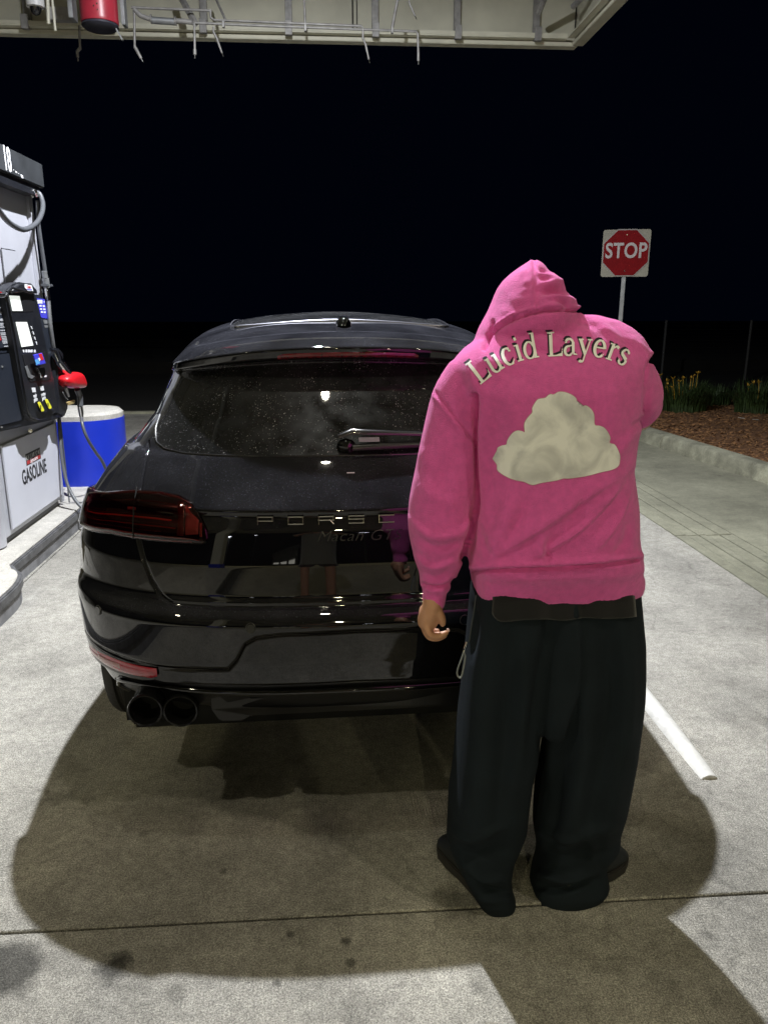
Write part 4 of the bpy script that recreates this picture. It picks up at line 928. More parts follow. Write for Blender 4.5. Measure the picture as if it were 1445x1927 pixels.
# ---- tail pipes
for s in (-1, 1):
    for xx, zz in ((.668, .437), (.560, .430)):
        E_ = MB().lathe([(.049, .14), (.052, .02), (.055, .004), (.053, -.002), (.048, .0), (.044, .02), (.042, .13)], 'y', (s * xx, .07, zz), 36).build('tail_pipe', mat('pipe_tip', (.03, .03, .032), .22, metal=.8), CAR, smooth=True)
        MB().lathe([(.0425, .12), (.001, .13)], 'y', (s * xx, .07, zz), 24).build('pipe_inside', M_SHUT, E_)
# ---- wheels
for s in (-1, 1):
    for yy in (.95, 3.76):
        c = (s * .812, yy, .355)
        WH = thing('wheel', None, None, c); WH.parent = CAR; WH.location = c
        for k_ in ('label', 'category'):
            if k_ in WH: del WH[k_]
        pr = [(.24, -.13), (.30, -.142), (.338, -.135), (.352, -.115)]
        for g in (-.085, -.035, .035, .085): pr += [(.355, g - .012), (.344, g - .006), (.344, g + .006), (.355, g + .012)]
        pr += [(.352, .115), (.338, .135), (.30, .142), (.24, .13)]
        MB().lathe(pr, 'x', (0, 0, 0), 64).build('tyre', M_TYRE, WH, smooth=True)
        mb = MB().lathe([(.24, -.10 * s), (.245, .12 * s), (.225, .12 * s), (.215, .02 * s), (.20, -.02 * s)], 'x', (0, 0, 0), 40)
        for k in range(5):
            a = k * 2 * math.pi / 5; q0 = Vector((s * .09, 0, 0)); q1 = Vector((s * .105, .225 * math.cos(a), .225 * math.sin(a)))
            mb.tube([q0, q1], [.05, .022], 6, True, .5)
        mb.lathe([(.05, s * .10), (.04, s * .115)], 'x', (0, 0, 0), 16)
        mb.build('rim', mat('dark_rim', (.16, .16, .17), .3, metal=.9), WH, smooth=True)
# ---- wiper
WP = MB().rings([[S3(.0 + .035 * math.cos(t) * sc - .02, 1.222 + .018 * math.sin(t) * sc, o_) for t in np.linspace(0, 2 * math.pi, 17)[:-1]] for sc, o_ in ((.9, .002), (.8, .020), (.6, .028), (.2, .032))]).build('wiper', M_GLOSS, CAR, smooth=True)
def wstrip(name, pts, r, m, flat=.5): return MB().tube([S3(a, v, o_) for a, v, o_ in pts], r, 10, True, flat).build(name, m, WP, smooth=True)
wstrip('wiper_arm', [(-.045, 1.236, .034), (0, 1.244, .042), (.04, 1.243, .040), (.20, 1.238, .036), (.34, 1.230, .032)], [.008, .0115, .011, .009, .007], mat('wiper_arm', (.02, .02, .022), .25, coat=.8), .6)
wstrip('wiper_blade', [(.0, 1.212, .020), (.12, 1.214, .022), (.40, 1.214, .022)], [.012, .013, .010], M_TRIM, .6)
MB().tube([S3(.02, 1.226, .034), S3(.085, 1.226, .034)], [.009, .009], 4, True, .2).build('wiper_window', mat('wiper_clear', (.25, .25, .28), .2), WP)
# small nick on the paint under the wiper
MB().box((-.012, -.0015, -.0015), (.012, .0015, .0015)).build('paint_nick', M_PRINT, CAR).location = S3(-.01, 1.155, .001)
# ---- lettering across the tailgate
M_LET = mat('badge_metal', (.34, .33, .29), .25, metal=1.0)
GLY = {'P': [(0, 0, 0, 1), (0, 1, 1, 1), (1, 1, 1, .42), (1, .42, 0, .42)], 'O': [(0, 0, 0, 1), (0, 1, 1, 1), (1, 1, 1, 0), (1, 0, 0, 0)],
       'R': [(0, 0, 0, 1), (0, 1, 1, 1), (1, 1, 1, .45), (1, .45, 0, .45), (.78, .45, 1, 0)], 'S': [(1, 1, 0, 1), (0, 1, 0, .52), (0, .52, 1, .52), (1, .52, 1, 0), (1, 0, 0, 0)],
       'C': [(1, 1, 0, 1), (0, 1, 0, 0), (0, 0, 1, 0)], 'H': [(0, 0, 0, 1), (1, 0, 1, 1), (0, .5, 1, .5)], 'E': [(1, 1, 0, 1), (0, 1, 0, 0), (0, 0, 1, 0), (0, .5, 1, .5)]}
LW, LH, LP = .044, .0215, .0915
for i, ch in enumerate('PORSCHE'):
    ac = (i - 3) * LP; vc = 1.033; mb = MB()
    for (x0, y0, x1, y1) in GLY[ch]:
        p0 = Vector(((x0 - .5) * LW, 0, (y0 - .5) * LH)); p1 = Vector(((x1 - .5) * LW, 0, (y1 - .5) * LH)); dd = (p1 - p0).normalized() * .0022
        pp_ = [S3(ac + p.x, vc + p.z, .0045) for p in (p0 - dd, p1 + dd)]
        mb.tube(pp_, .0021, 6, True, .8)
    mb.build('badge_letter', M_LET, CAR, smooth=False)
me = text_mesh('Macan GTS', .046, .0008, shear=.35, spacing=1.05, bold=-.0006, xs=1.15)
co = get_co(me); out = np.array([list(S3(float(c[0]) + .005, .985 + float(c[1]), .0015 + float(c[2]))) for c in co]); set_co(me, out)
me.materials.clear(); me.materials.append(mat('script_badge', (.012, .012, .012), .35)); link(bpy.data.objects.new('model_script', me), CAR)

# ================================================================== the person
PY = 1.90
PE = thing('person', 'person in a pink hooded sweatshirt and wide black trousers, seen from behind beside the car', 'person', (.56, PY, 0))
def W(px, py, y=PY): return at(px, py, y=y)
def ell(cx, cy, z, a, b, n=36, e=2.4):
    o = []
    for k in range(n):
        t = 2 * math.pi * k / n; c, s = math.cos(t), math.sin(t)
        o.append(Vector((cx + a * math.copysign(abs(c) ** (2 / e), c), cy + b * math.copysign(abs(s) ** (2 / e), s), z)))
    return o
def loft(mb, rows, e=2.4):
    """rows: (py, px left, px right, y centre, half depth)"""
    rg = []
    for row in rows:
        py, l, r, yc, hd = row[:5]; dip = row[5] if len(row) > 5 else 0
        e_ = e + (1.1 * max(0, min(1, (py - 900) / 150)) if e == 2.5 else 0)
        A_, B_ = at(l, py, y=yc), at(r, py, y=yc); ax_, cx_ = max(.004, (B_.x - A_.x) / 2), (A_.x + B_.x) / 2; rg_1 = ell(cx_, yc, (A_.z + B_.z) / 2, ax_, hd, 36, e_)
        if dip: rg_1 = [Vector((v.x, v.y, v.z - dip * min(1, abs(v.x - cx_) / ax_) ** 2)) for v in rg_1]
        rg.append(rg_1)
    return mb.rings(rg)
def limb(mb, pts, n=20, sub=5):
    """pts: (point, radius)"""
    P_ = spline([p for p, r in pts], sub); rs = spline([Vector((r, 0, 0)) for p, r in pts], sub)
    T0 = (P_[0] - P_[1]).normalized(); T1 = (P_[-1] - P_[-2]).normalized(); r0, r1 = rs[0].x, rs[-1].x
    Q, q_ = [], []
    for t in (.98, .8, .45): Q.append(P_[0] + T0 * r0 * t); q_.append(r0 * math.sqrt(max(0, 1 - t * t)))
    Q += P_; q_ += [r.x for r in rs]
    for t in (.45, .8, .98): Q.append(P_[-1] + T1 * r1 * t); q_.append(r1 * math.sqrt(max(0, 1 - t * t)))
    return mb.tube(Q, q_, n)
M_SKIN = mat('skin', (.52, .27, .16), .5, var=.06, vscale=25, bump=.08, bscale=220); M_SKIN.node_tree.nodes['Principled BSDF'].inputs['Subsurface Weight'].default_value = .12
M_SKIN.node_tree.nodes['Principled BSDF'].inputs['Subsurface Radius'].default_value = (.01, .004, .002)
def cloth(name, col, var, sc, rough=.9, sheen=.3, nap=.25):
    m = mat(name, col, rough, var=var, vscale=sc, bump=nap, bscale=420, sheen=sheen, spec=.2, detail=9); return m
M_PINK = cloth('pink_fleece', (.80, .125, .45), .08, 60, sheen=.25, nap=.55)
M_BLK = cloth('black_twill', (0.0085, .0132, .0185), .15, 8, sheen=.0)

# ---- the body under the clothes, one skin, with head and the hanging hand
b = MB()
sh_l, sh_r = W(872, 745), W(1150, 700)
pel = W(1040, 1130, PY)
loft(b, [(1140, 950, 1130, PY, .09), (1000, 945, 1140, PY, .09), (860, 925, 1150, PY, .10), (740, 905, 1150, PY + .02, .10), (690, 930, 1130, PY + .03, .08), (655, 975, 1060, PY + .04, .06), (610, 980, 1045, PY + .05, .055), (590, 975, 1045, PY + .06, .06)])
loft(b, [(618, 985, 1030, PY + .07, .05), (600, 968, 1045, PY + .08, .08), (575, 958, 1052, PY + .08, .095), (550, 958, 1050, PY + .08, .095), (528, 968, 1040, PY + .07, .07), (515, 985, 1022, PY + .06, .03)], 2.0)
limb(b, [(W(1003, 585, PY + .18), .018), (W(1003, 570, PY + .185), .012)], 10, 2)                      # nose
limb(b, [(W(890, 740), .055), (W(845, 860), .048), (W(836, 960), .042), (W(821, 1060), .026), (W(817, 1105), .022), (W(815, 1138), .026)])
limb(b, [(W(1140, 700), .055), (W(1190, 765, PY + .02), .048), (W(1196, 772, PY + .08), .045), (W(1170, 690, PY + .22), .036), (W(1085, 628, PY + .27), .03), (W(1055, 608, PY + .27), .028)])
for kx_, (hip, knee, ank) in enumerate((((965, 1150), (925, 1400), (930, 1640)), ((1110, 1150), (1110, 1400), (1070, 1630)))):
    limb(b, [(W(*hip), .085), (W(*knee), .058), (W(*ank), .042)])
# hand: palm, four curled fingers, thumb
hy = PY - .005
def HP(px, py, dy=0.0): return at(px, py, y=hy + dy)
limb(b, [(HP(815, 1128), .027), (HP(813, 1142), .0275), (HP(808, 1156, .005), .0285), (HP(805, 1168, .012), .029)], 16, 5)
limb(b, [(HP(803, 1150, .03), .022), (HP(803, 1168, .034), .024)], 12, 4)
def finger(pts): limb(b, [(HP(x, y, d), r) for x, y, d, r in pts], 12, 5)
finger([(803, 1160, -.006, .012), (803, 1178, -.010, .0110), (810, 1194, -.012, .0098), (826, 1197, -.010, .0090), (839, 1191, -.006, .0080)])
finger([(800, 1160, .014, .012), (799, 1180, .012, .0112), (808, 1198, .010, .0100), (824, 1201, .012, .0090), (836, 1196, .014, .0080)])
finger([(800, 1158, .034, .011), (800, 1178, .034, .0105), (809, 1195, .032, .0095), (823, 1197, .032, .0085), (832, 1192, .034, .0075)])
finger([(802, 1156, .052, .010), (803, 1173, .054, .0092), (812, 1187, .052, .0082), (823, 1187, .052, .0072)])
finger([(818, 1140, -.008, .0135), (827, 1154, -.014, .0115), (832, 1165, -.014, .0100), (833, 1174, -.010, .0085)])
b.V = [v - PE.location for v in b.V]
BODY = remeshed('body', b, M_SKIN, PE, .0036, 4, .4)
def nail(px, py, dy, sx_, rz):
    c = HP(px, py, dy) - PE.location
    M_N = bpy.data.materials.get('nail') or mat('nail', (.75, .48, .42), .25, coat=.3)
    rings = [[c + Matrix.Rotation(rz, 3, 'Y') @ Vector((sx_ * .0055 * math.cos(t), h, sx_ * .0038 * math.sin(t))) for t in np.linspace(0, 2 * math.pi, 13)[:-1]] for sx_, h in ((sx_, .002), (sx_, 0), (sx_ * .8, -.0012))]
    MB().rings(rings).build('finger_nail', M_N, PE, smooth=True)
nail(843, 1186, -.0125, 1.0, 1.0)

# ---- trousers
t = MB()
y1, y2, y3 = PY, PY, PY - .01
L_ = [(1085, 893, 1050, PY, .125), (1110, 888, 1050, PY, .13), (1200, 880, 1046, PY, .135), (1300, 869, 1034, PY, .13), (1345, 864, 1014, PY, .135), (1400, 859, 1003, PY, .145), (1450, 855, 991, PY, .15), (1500, 847, 986, PY, .15), (1550, 843, 985, PY - .005, .115), (1580, 842, 975, PY - .01, .115), (1600, 850, 966, PY - .015, .11), (1640, 872, 958, PY - .03, .10), (1665, 888, 962, PY - .04, .10), (1686, 900, 968, PY - .045, .09), (1700, 918, 960, PY - .045, .08)]
R_ = [(1085, 1030, 1192, PY, .125), (1110, 1030, 1195, PY, .13), (1200, 1032, 1201, PY, .135), (1300, 1032, 1201, PY, .13), (1345, 1032, 1197, PY, .135), (1400, 1028, 1189, PY, .145), (1450, 1021, 1177, PY, .15), (1500, 1012, 1167, PY, .15), (1550, 1006, 1160, PY, .115), (1576, 1010, 1158, PY, .115), (1596, 1013, 1139, PY, .11), (1615, 1012, 1131, PY - .01, .105), (1650, 1003, 1138, PY - .02, .11), (1672, 999, 1126, PY - .025, .10), (1690, 1012, 1100, PY - .03, .09)]
loft(t, L_, 2.6); loft(t, R_, 2.6)  # legs made deeper at mid-height to block slanting lamp light through the gap
loft(t, [(1085, 950, 1120, PY, .122), (1200, 960, 1110, PY, .122), (1310, 978, 1072, PY, .12), (1345, 994, 1046, PY, .105), (1358, 1004, 1034, PY, .07)], 3.0)  # crotch filler added to keep lamp light from leaking between the legs
t.V = [v - PE.location for v in t.V]
TR = remeshed('trousers', t, M_BLK, PE, .006, 5, .5)

# ---- sweatshirt
def bvh_of(o):
    me = o.data; return BVHTree.FromPolygons([tuple(v.co + PE.location) for v in me.vertices], [tuple(p.vertices) for p in me.polygons])
BT = bvh_of(TR)
h = MB()
loft(h, [(1106, 893, 1196, PY, .128), (1085, 889, 1199, PY, .134), (1066, 888, 1194, PY, .142), (1052, 882, 1195, PY, .156), (1030, 880, 1192, PY, .158), (1000, 882, 1188, PY, .157), (940, 886, 1188, PY, .155), (880, 890, 1181, PY, .155), (820, 884, 1190, PY, .155), (770, 868, 1202, PY, .155), (730, 852, 1212, PY, .15), (700, 846, 1220, PY + .005, .142), (675, 856, 1219, PY + .01, .132), (655, 874, 1214, PY + .02, .122), (635, 902, 1203, PY + .025, .11), (617, 925, 1185, PY + .03, .095), (602, 955, 1160, PY + .035, .08), (592, 990, 1120, PY + .04, .06)], 2.5)
# hanging sleeve
def SL(px, py, r, dy=0): return (at(px, py, y=PY + dy), r)
limb(h, [SL(882, 722, .072), SL(868, 760, .078), SL(851, 830, .078), SL(841, 890, .082), SL(832, 950, .086), SL(829, 1000, .084), SL(826, 1040, .070), SL(823, 1075, .052), SL(820, 1092, .044)], 28, 6)
limb(h, [SL(817, 1104, .031), SL(816.5, 1122, .0315), SL(816, 1134, .0305)], 20, 3)
# raised sleeve: upper arm out to the elbow, forearm forward to the face
limb(h, [SL(1150, 690, .075), SL(1172, 715, .080), SL(1188, 745, .078, .01), SL(1196, 762, .066, .03)], 28, 6)
limb(h, [SL(1200, 757, .052, .04), SL(1204, 735, .054, .08), SL(1192, 700, .050, .16), SL(1150, 662, .044, .23), SL(1085, 628, .036, .27)], 24, 6)
# hood
loft(h, [(487.5, 1000, 1009, PY + .07, .012), (493, 993, 1016, PY + .068, .035), (502, 980, 1026, PY + .065, .065), (514, 964, 1037, PY + .062, .088), (530, 947, 1051, PY + .06, .105), (545, 937, 1062, PY + .06, .118), (560, 931, 1072, PY + .06, .13), (575, 925, 1080, PY + .058, .138), (590, 918, 1086, PY + .055, .14), (605, 909, 1087, PY + .05, .135), (620, 901, 1085, PY + .045, .125), (640, 893, 1070, PY + .05, .105), (655, 890, 1040, PY + .06, .08)], 2.15)
h.V = [v - PE.location for v in h.V]
HO = remeshed('sweatshirt', h, M_PINK, PE, .0058, 7, .5)

def fold(obj, strokes, facing=-.15, bands=(), STR=1.0):
    """press seams and folds into the cloth: strokes are drawn lines (pixels of the photograph) with depth and width"""
    me = obj.data
    for st in strokes:
        pass
    co = get_co(me); no = get_no(me); wp = co + np.array(PE.location)
    X_, Y_ = px_of(wp); f = np.clip((-no[:, 1] - facing) / .35, 0, 1); d = np.zeros(len(co))
    for pts, amp, wid, kind in strokes:
        pl = [Vector((p[0], p[1], 0)) for p in pts]; pl = spline(pl, 6) if len(pl) > 2 else pl
        best = np.full(len(co), 1e9); side = np.zeros(len(co)); tt = np.zeros(len(co)); n_ = len(pl) - 1
        for i in range(n_):
            ax, ay, bx, by = pl[i].x, pl[i].y, pl[i + 1].x, pl[i + 1].y; dx, dy = bx - ax, by - ay; L2 = dx * dx + dy * dy + 1e-9
            u_ = np.clip(((X_ - ax) * dx + (Y_ - ay) * dy) / L2, 0, 1); ex, ey = X_ - ax - u_ * dx, Y_ - ay - u_ * dy; dd = np.hypot(ex, ey)
            s_ = np.sign(dx * ey - dy * ex); m_ = dd < best; best = np.where(m_, dd, best); side = np.where(m_, s_, side); tt = np.where(m_, (i + u_) / n_, tt)
        env = np.sin(np.clip(tt, 0.02, .98) * math.pi) ** .5 if kind != 'seam' else 1.0
        if kind == 'edge':      # one-sided step: sharp on one side, soft on the other
            sd = best * side; prof = np.where(sd > 0, np.exp(-(sd / wid) ** 2), np.exp(-(sd / (wid * .28)) ** 2))
        else: prof = np.exp(-(best / wid) ** 2)
        d += amp * STR * .001 * prof * env
    for fn in bands: d += fn(X_, Y_, co, no)
    co += no * (d * f)[:, None]; set_co(me, co)

HF = [  # diagonal pull lines from the right waist down to the left hem
    ([(1172, 905), (1130, 960), (1070, 1010), (1000, 1050)], 9, 15, 'edge'), ([(1186, 930), (1160, 985), (1120, 1035)], 8, 13, 'edge'),
    ([(1178, 890), (1110, 930), (1030, 985), (950, 1035), (905, 1060)], 7, 20, 'edge'), ([(1150, 945), (1090, 985), (1030, 1025)], -6, 9, 'fold'),
    ([(960, 925), (950, 980), (915, 1040)], 7, 16, 'fold'), ([(990, 930), (975, 985), (940, 1050)], -5, 10, 'fold'),
    ([(1185, 980), (1175, 1020), (1150, 1050)], -5, 9, 'fold'), ([(1040, 1010), (1028, 1035), (1035, 1055)], -6, 7, 'fold'), ([(1020, 1000), (1016, 1030), (1022, 1058)], 5, 9, 'fold'),
    ([(912, 750), (900, 830), (903, 920), (915, 1000)], 5, 18, 'fold'), ([(925, 745), (935, 800), (945, 850)], -3, 14, 'fold'), ([(960, 740), (968, 790), (960, 830)], 3, 12, 'fold'),
    # crease between sleeve and back
    ([(893, 745), (896, 800), (898, 870), (899, 940), (890, 985), (881, 1030), (872, 1050)], -15, 5.5, 'seam'), ([(906, 780), (908, 860), (908, 950)], 4, 12, 'fold'),
    # dropped shoulder seam
    ([(818, 738), (835, 760), (855, 785), (878, 812), (894, 835)], -4, 2.6, 'seam'), ([(815, 743), (832, 765), (852, 790), (875, 817)], 2.5, 4, 'seam'),
    # sleeve folds
    ([(790, 905), (820, 935), (860, 950)], 5, 14, 'fold'), ([(775, 975), (810, 1005), (860, 1000), (885, 975)], 7, 15, 'edge'), ([(785, 1010), (820, 1030), (868, 1018)], -6, 9, 'fold'),
    ([(782, 1045), (815, 1065), (858, 1050)], 6, 10, 'edge'), ([(850, 870), (830, 920), (838, 960)], -4, 14, 'fold'), ([(790, 1078), (820, 1088), (850, 1072)], -4, 7, 'fold'), ([(795, 840), (805, 890)], 3, 14, 'fold'),
    # shoulders and upper back
    ([(905, 668), (935, 690), (950, 715)], 5, 15, 'fold'), ([(880, 680), (893, 715), (898, 745)], 6, 12, 'fold'), ([(1000, 640), (1040, 650), (1085, 672)], 4, 12, 'fold'), ([(1000, 655), (1040, 664)], -3, 9, 'fold'),
    ([(1120, 612), (1155, 625), (1195, 650)], 4, 10, 'fold'), ([(1145, 605), (1175, 640), (1190, 680)], -4, 9, 'fold'), ([(1195, 640), (1214, 665), (1224, 690)], 4, 7, 'fold'),
    ([(1010, 500), (1030, 506), (1040, 516)], -4, 5, 'fold'), ([(1080, 600), (1120, 612), (1150, 640)], -4, 8, 'fold'), ([(930, 700), (960, 705), (1000, 715)], -2.5, 9, 'fold'), ([(1100, 920), (1085, 960), (1060, 990)], -4, 8, 'fold'), ([(905, 1000), (915, 1030), (930, 1055)], -4, 8, 'fold'), ([(1232, 672), (1222, 685), (1218, 720), (1214, 775)], -6, 4.5, 'seam'), ([(1226, 660), (1228, 668)], 5, 5, 'fold'), ([(1222, 682), (1233, 676)], -5, 3.5, 'seam'),
    ([(1160, 860), (1178, 830), (1200, 800)], 5, 10, 'fold'), ([(1186, 805), (1202, 797), (1222, 780)], -6, 6, 'fold'), ([(1160, 700), (1150, 780), (1158, 850)], 3, 22, 'fold'),
    # hood: centre seam and puckers
    ([(1004, 488), (1006, 520), (1008, 550), (1011, 580)], -5, 2.6, 'seam'), ([(999, 492), (1001, 520), (1003, 550), (1006, 578)], 2.5, 4, 'seam'),
    ([(1014, 503), (1030, 512)], -6, 6, 'fold'), ([(1015, 520), (1032, 527)], -6, 6, 'fold'), ([(1015, 512), (1034, 520), (1048, 528)], 4, 6, 'fold'), ([(1016, 535), (1040, 534), (1060, 530)], 6, 8, 'fold'),
    ([(1018, 551), (1045, 547), (1072, 552)], -10, 8, 'fold'), ([(1020, 562), (1050, 560), (1080, 566)], 8, 6, 'fold'), ([(1050, 570), (1066, 576), (1080, 583)], -7, 5, 'fold'), ([(1016, 572), (1040, 574), (1060, 578)], 4, 5, 'fold'),
    ([(925, 605), (916, 640), (912, 655)], -9, 4, 'seam'), ([(985, 535), (996, 530)], 2, 5, 'fold'), ([(982, 550), (997, 545)], 2, 5, 'fold'), ([(984, 565), (999, 560)], 2, 5, 'fold'), ([(975, 520), (992, 512)], 2, 6, 'fold'),
    ([(955, 560), (985, 570)], 3, 14, 'fold'), ([(940, 585), (975, 590)], 3, 10, 'fold'),
    # neck seam
    ([(918, 632), (945, 610), (975, 596), (1010, 587), (1050, 583), (1090, 584)], -9, 3.2, 'seam'), ([(918, 627), (945, 605), (975, 591), (1010, 582), (1050, 578), (1088, 579)], 4.5, 3.6, 'seam'),
    # hem band
    ([(886, 1076), (920, 1074), (960, 1072), (1050, 1068), (1130, 1062), (1202, 1054)], -9, 3.0, 'seam'), ([(884, 1068), (920, 1066), (960, 1064), (1050, 1060), (1130, 1054), (1203, 1046)], 6, 7, 'seam'),
    ([(893, 1040), (900, 1075)], 3, 8, 'fold'), ([(925, 1062), (940, 1050)], 4, 7, 'fold'),
    # cuff
    ([(790, 1100), (815, 1106), (840, 1103), (855, 1092)], -7, 3.4, 'seam')]
def nap(X_, Y_, co, no):
    d = 0
    for k, (fx, fy, ph) in enumerate(((21, 13, .3), (13, -29, 1.1), (37, 9, 2.0), (-17, 41, 4.0), (55, 33, .8), (8, 6, 2.6))):
        d = d + .0011 / (1 + k * .35) * np.sin(co[:, 0] * fx + co[:, 2] * fy + co[:, 1] * 9 + ph)
    return d
def ribs(X_, Y_, co, no):
    m_ = ((Y_ > 1078 - (X_ - 886) * .069) & (X_ > 880)) | ((Y_ > 1106) & (X_ < 862))
    return np.where(m_, .0004 * np.sin(X_ * 2.1), 0)
fold(HO, HF, bands=(nap, ribs), STR=1.7)
# trouser folds
TF = [([(1040, 1130), (1030, 1230), (1010, 1340), (1000, 1420)], -12, 16, 'fold'), ([(1080, 1130), (1085, 1260), (1045, 1400), (1030, 1480)], 10, 28, 'edge'),
      ([(920, 1150), (905, 1300), (900, 1450), (890, 1560)], 9, 24, 'fold'), ([(960, 1170), (955, 1300), (945, 1430), (935, 1600)], -10, 20, 'fold'), ([(985, 1200), (985, 1350), (965, 1500)], 7, 14, 'fold'),
      ([(1140, 1150), (1150, 1300), (1130, 1450), (1105, 1600)], -10, 20, 'fold'), ([(1175, 1160), (1180, 1300), (1160, 1450), (1140, 1570)], 8, 18, 'fold'), ([(1095, 1250), (1100, 1400), (1075, 1560)], 9, 18, 'fold'), ([(1060, 1420), (1045, 1520), (1035, 1600)], -9, 13, 'fold'),
      ([(848, 1560), (890, 1575), (950, 1560)], 8, 8, 'fold'), ([(1010, 1560), (1070, 1580), (1150, 1555)], 8, 8, 'fold'), ([(870, 1620), (905, 1650), (950, 1655)], 11, 8, 'fold'), ([(880, 1640), (915, 1675), (960, 1680)], -12, 7, 'fold'), ([(850, 1590), (890, 1610), (940, 1600)], -7, 9, 'fold'), ([(900, 1688), (940, 1700)], 5, 6, 'fold'),
      ([(1010, 1640), (1060, 1655), (1120, 1640)], 12, 8, 'fold'), ([(1005, 1668), (1060, 1675), (1120, 1655)], -12, 6, 'fold'), ([(1012, 1600), (1060, 1615), (1130, 1600)], -7, 9, 'fold'), ([(1105, 1560), (1115, 1600), (1110, 1650)], 7, 9, 'fold'),
      ([(930, 1080), (935, 1150), (990, 1168), (1195, 1160)], -3.5, 3, 'seam'), ([(885, 1130), (895, 1180), (890, 1240)], -6, 7, 'fold')]
fold(TR, TF, bands=(lambda X_, Y_, co, no: .0022 * np.sin(co[:, 0] * 31 + np.sin(co[:, 2] * 5) * 2) + .0012 * np.sin(co[:, 0] * 67 + co[:, 2] * 11),), STR=1.9)
# dark shirt tail showing under the hem
sb = MB(); rg = []
for (py, l, r, hd) in ((1095, 925, 1196, .140), (1150, 924, 1198, .1435), (1160, 927, 1198, .1445), (1166, 936, 1196, .144)):
    A_, B_ = at(l, py, y=PY), at(r, py, y=PY); c0 = at(1042, py, y=PY)
    row = []
    for k in range(25):
        x = A_.x + (B_.x - A_.x) * k / 24; 
        row.append(Vector((x, PY - .2, (A_.z + B_.z) / 2)))
    rg.append(row)
BT0 = BT; BT, BH = bvh_of(TR), bvh_of(HO)
def cast(bv, px, py, off):
    o_ = Vector((0, 0, CAMH)); d_ = (at(px, py, y=2.0) - o_).normalized(); h_ = bv.ray_cast(o_, d_)
    if h_[0] is None: return None, None
    return h_[0] + h_[1] * off * (1 if h_[1].dot(d_) < 0 else -1), h_[1]
V, F = [], []
nx, nz = 50, 14
for i in range(nx + 1):
    for j in range(nz + 1):
        px = 928 + (1192 - 928) * i / nx; top = 1100; bot = 1167 + 1.5 * math.sin(i * .33) - 7 * (i / nx) - 14 * max(0, 1 - i / 3) ** 2
        p, n_ = cast(BT0, px, top + (bot - top) * j / nz, .000 + (.008 + .002 * math.sin(i * .55)) * (j / nz)); V.append((p or at(px, top, y=PY - .14)) - PE.location)
for i in range(nx):
    for j in range(nz): F.append((i * (nz + 1) + j, i * (nz + 1) + j + 1, (i + 1) * (nz + 1) + j + 1, (i + 1) * (nz + 1) + j))
o = mesh('shirt_tail', V, F, cloth('charcoal_jersey', (.0095, .0095, .011), .1, 12), PE)
so = o.modifiers.new('thick', 'SOLIDIFY'); so.thickness = .0015

# ---- print on the back
def decal(name, bmx, m, off, merge=True):
    """bmesh in pixel coordinates laid on the cloth"""
    dead = []
    for v in bmx.verts:
        p, n_ = cast(BH, v.co.x, v.co.y, off + v.co.z)
        if p is None: dead.append(v); continue
        v.co = p - PE.location
    if dead: bmesh.ops.delete(bmx, geom=dead, context='VERTS')
    me = bpy.data.meshes.new(name); bmx.to_mesh(me); bmx.free(); me.materials.append(m)
    me.polygons.foreach_set('use_smooth', [True] * len(me.polygons)); return link(bpy.data.objects.new(name, me), HO)
def cut(bmx, step):
    xs = [v.co.x for v in bmx.verts]; ys = [v.co.y for v in bmx.verts]
    for ax, lo, hi in ((0, min(xs), max(xs)), (1, min(ys), max(ys))):
        c = lo + step
        while c < hi:
            co_ = Vector((c, 0, 0)) if ax == 0 else Vector((0, c, 0)); no_ = Vector((1, 0, 0)) if ax == 0 else Vector((0, 1, 0))
            bmesh.ops.bisect_plane(bmx, geom=bmx.verts[:] + bmx.edges[:] + bmx.faces[:], plane_co=co_, plane_no=no_, dist=1e-5); c += step
def cloudmat():
    m = mat('cloud_print', (.56, .53, .46), .75); nt = m.node_tree; N = nt.nodes.new; L = nt.links.new
    tc = N('ShaderNodeTexCoord'); n = N('ShaderNodeTexNoise'); n.inputs['Scale'].default_value = 13; n.inputs['Detail'].default_value = 5; n.inputs['Distortion'].default_value = .7; L(tc.outputs['Object'], n.inputs['Vector'])
    r = N('ShaderNodeValToRGB'); r.color_ramp.elements[0].position = .36; r.color_ramp.elements[0].color = (.56, .56, .58, 1); r.color_ramp.elements[1].position = .60; r.color_ramp.elements[1].color = (.92, .92, .92, 1)
    L(n.outputs['Fac'], r.inputs[0]); L(r.outputs[0], nt.nodes['Principled BSDF'].inputs['Base Color']); return m
cl = [(927, 863), (935, 848), (937, 842), (945, 838), (953, 836), (955, 828), (963, 816), (972, 810), (982, 811), (987, 813), (986, 800), (989, 791), (996, 782), (1001, 776), (1001, 768), (1007, 757), (1013, 751), (1025, 749), (1031, 744), (1036, 742), (1041, 743), (1050, 738), (1060, 738), (1070, 741), (1079, 746), (1084, 752), (1082, 760), (1085, 765), (1094, 766), (1100, 763), (1108, 767), (1114, 774), (1117, 783), (1118, 799), (1127, 801), (1136, 805), (1143, 814), (1147, 824), (1146, 833), (1155, 836), (1161, 845), (1165, 856), (1165, 866), (1162, 877), (1150, 884), (1128, 889), (1105, 895), (1072, 900), (1060, 900), (1045, 904), (1020, 908), (1004, 912), (997, 911), (985, 906), (974, 904), (960, 900), (945, 892), (936, 884), (935, 874)]
clp = spline([Vector((x, y, 0)) for x, y in cl] + [Vector((cl[0][0], cl[0][1], 0))], 4)[:-1]
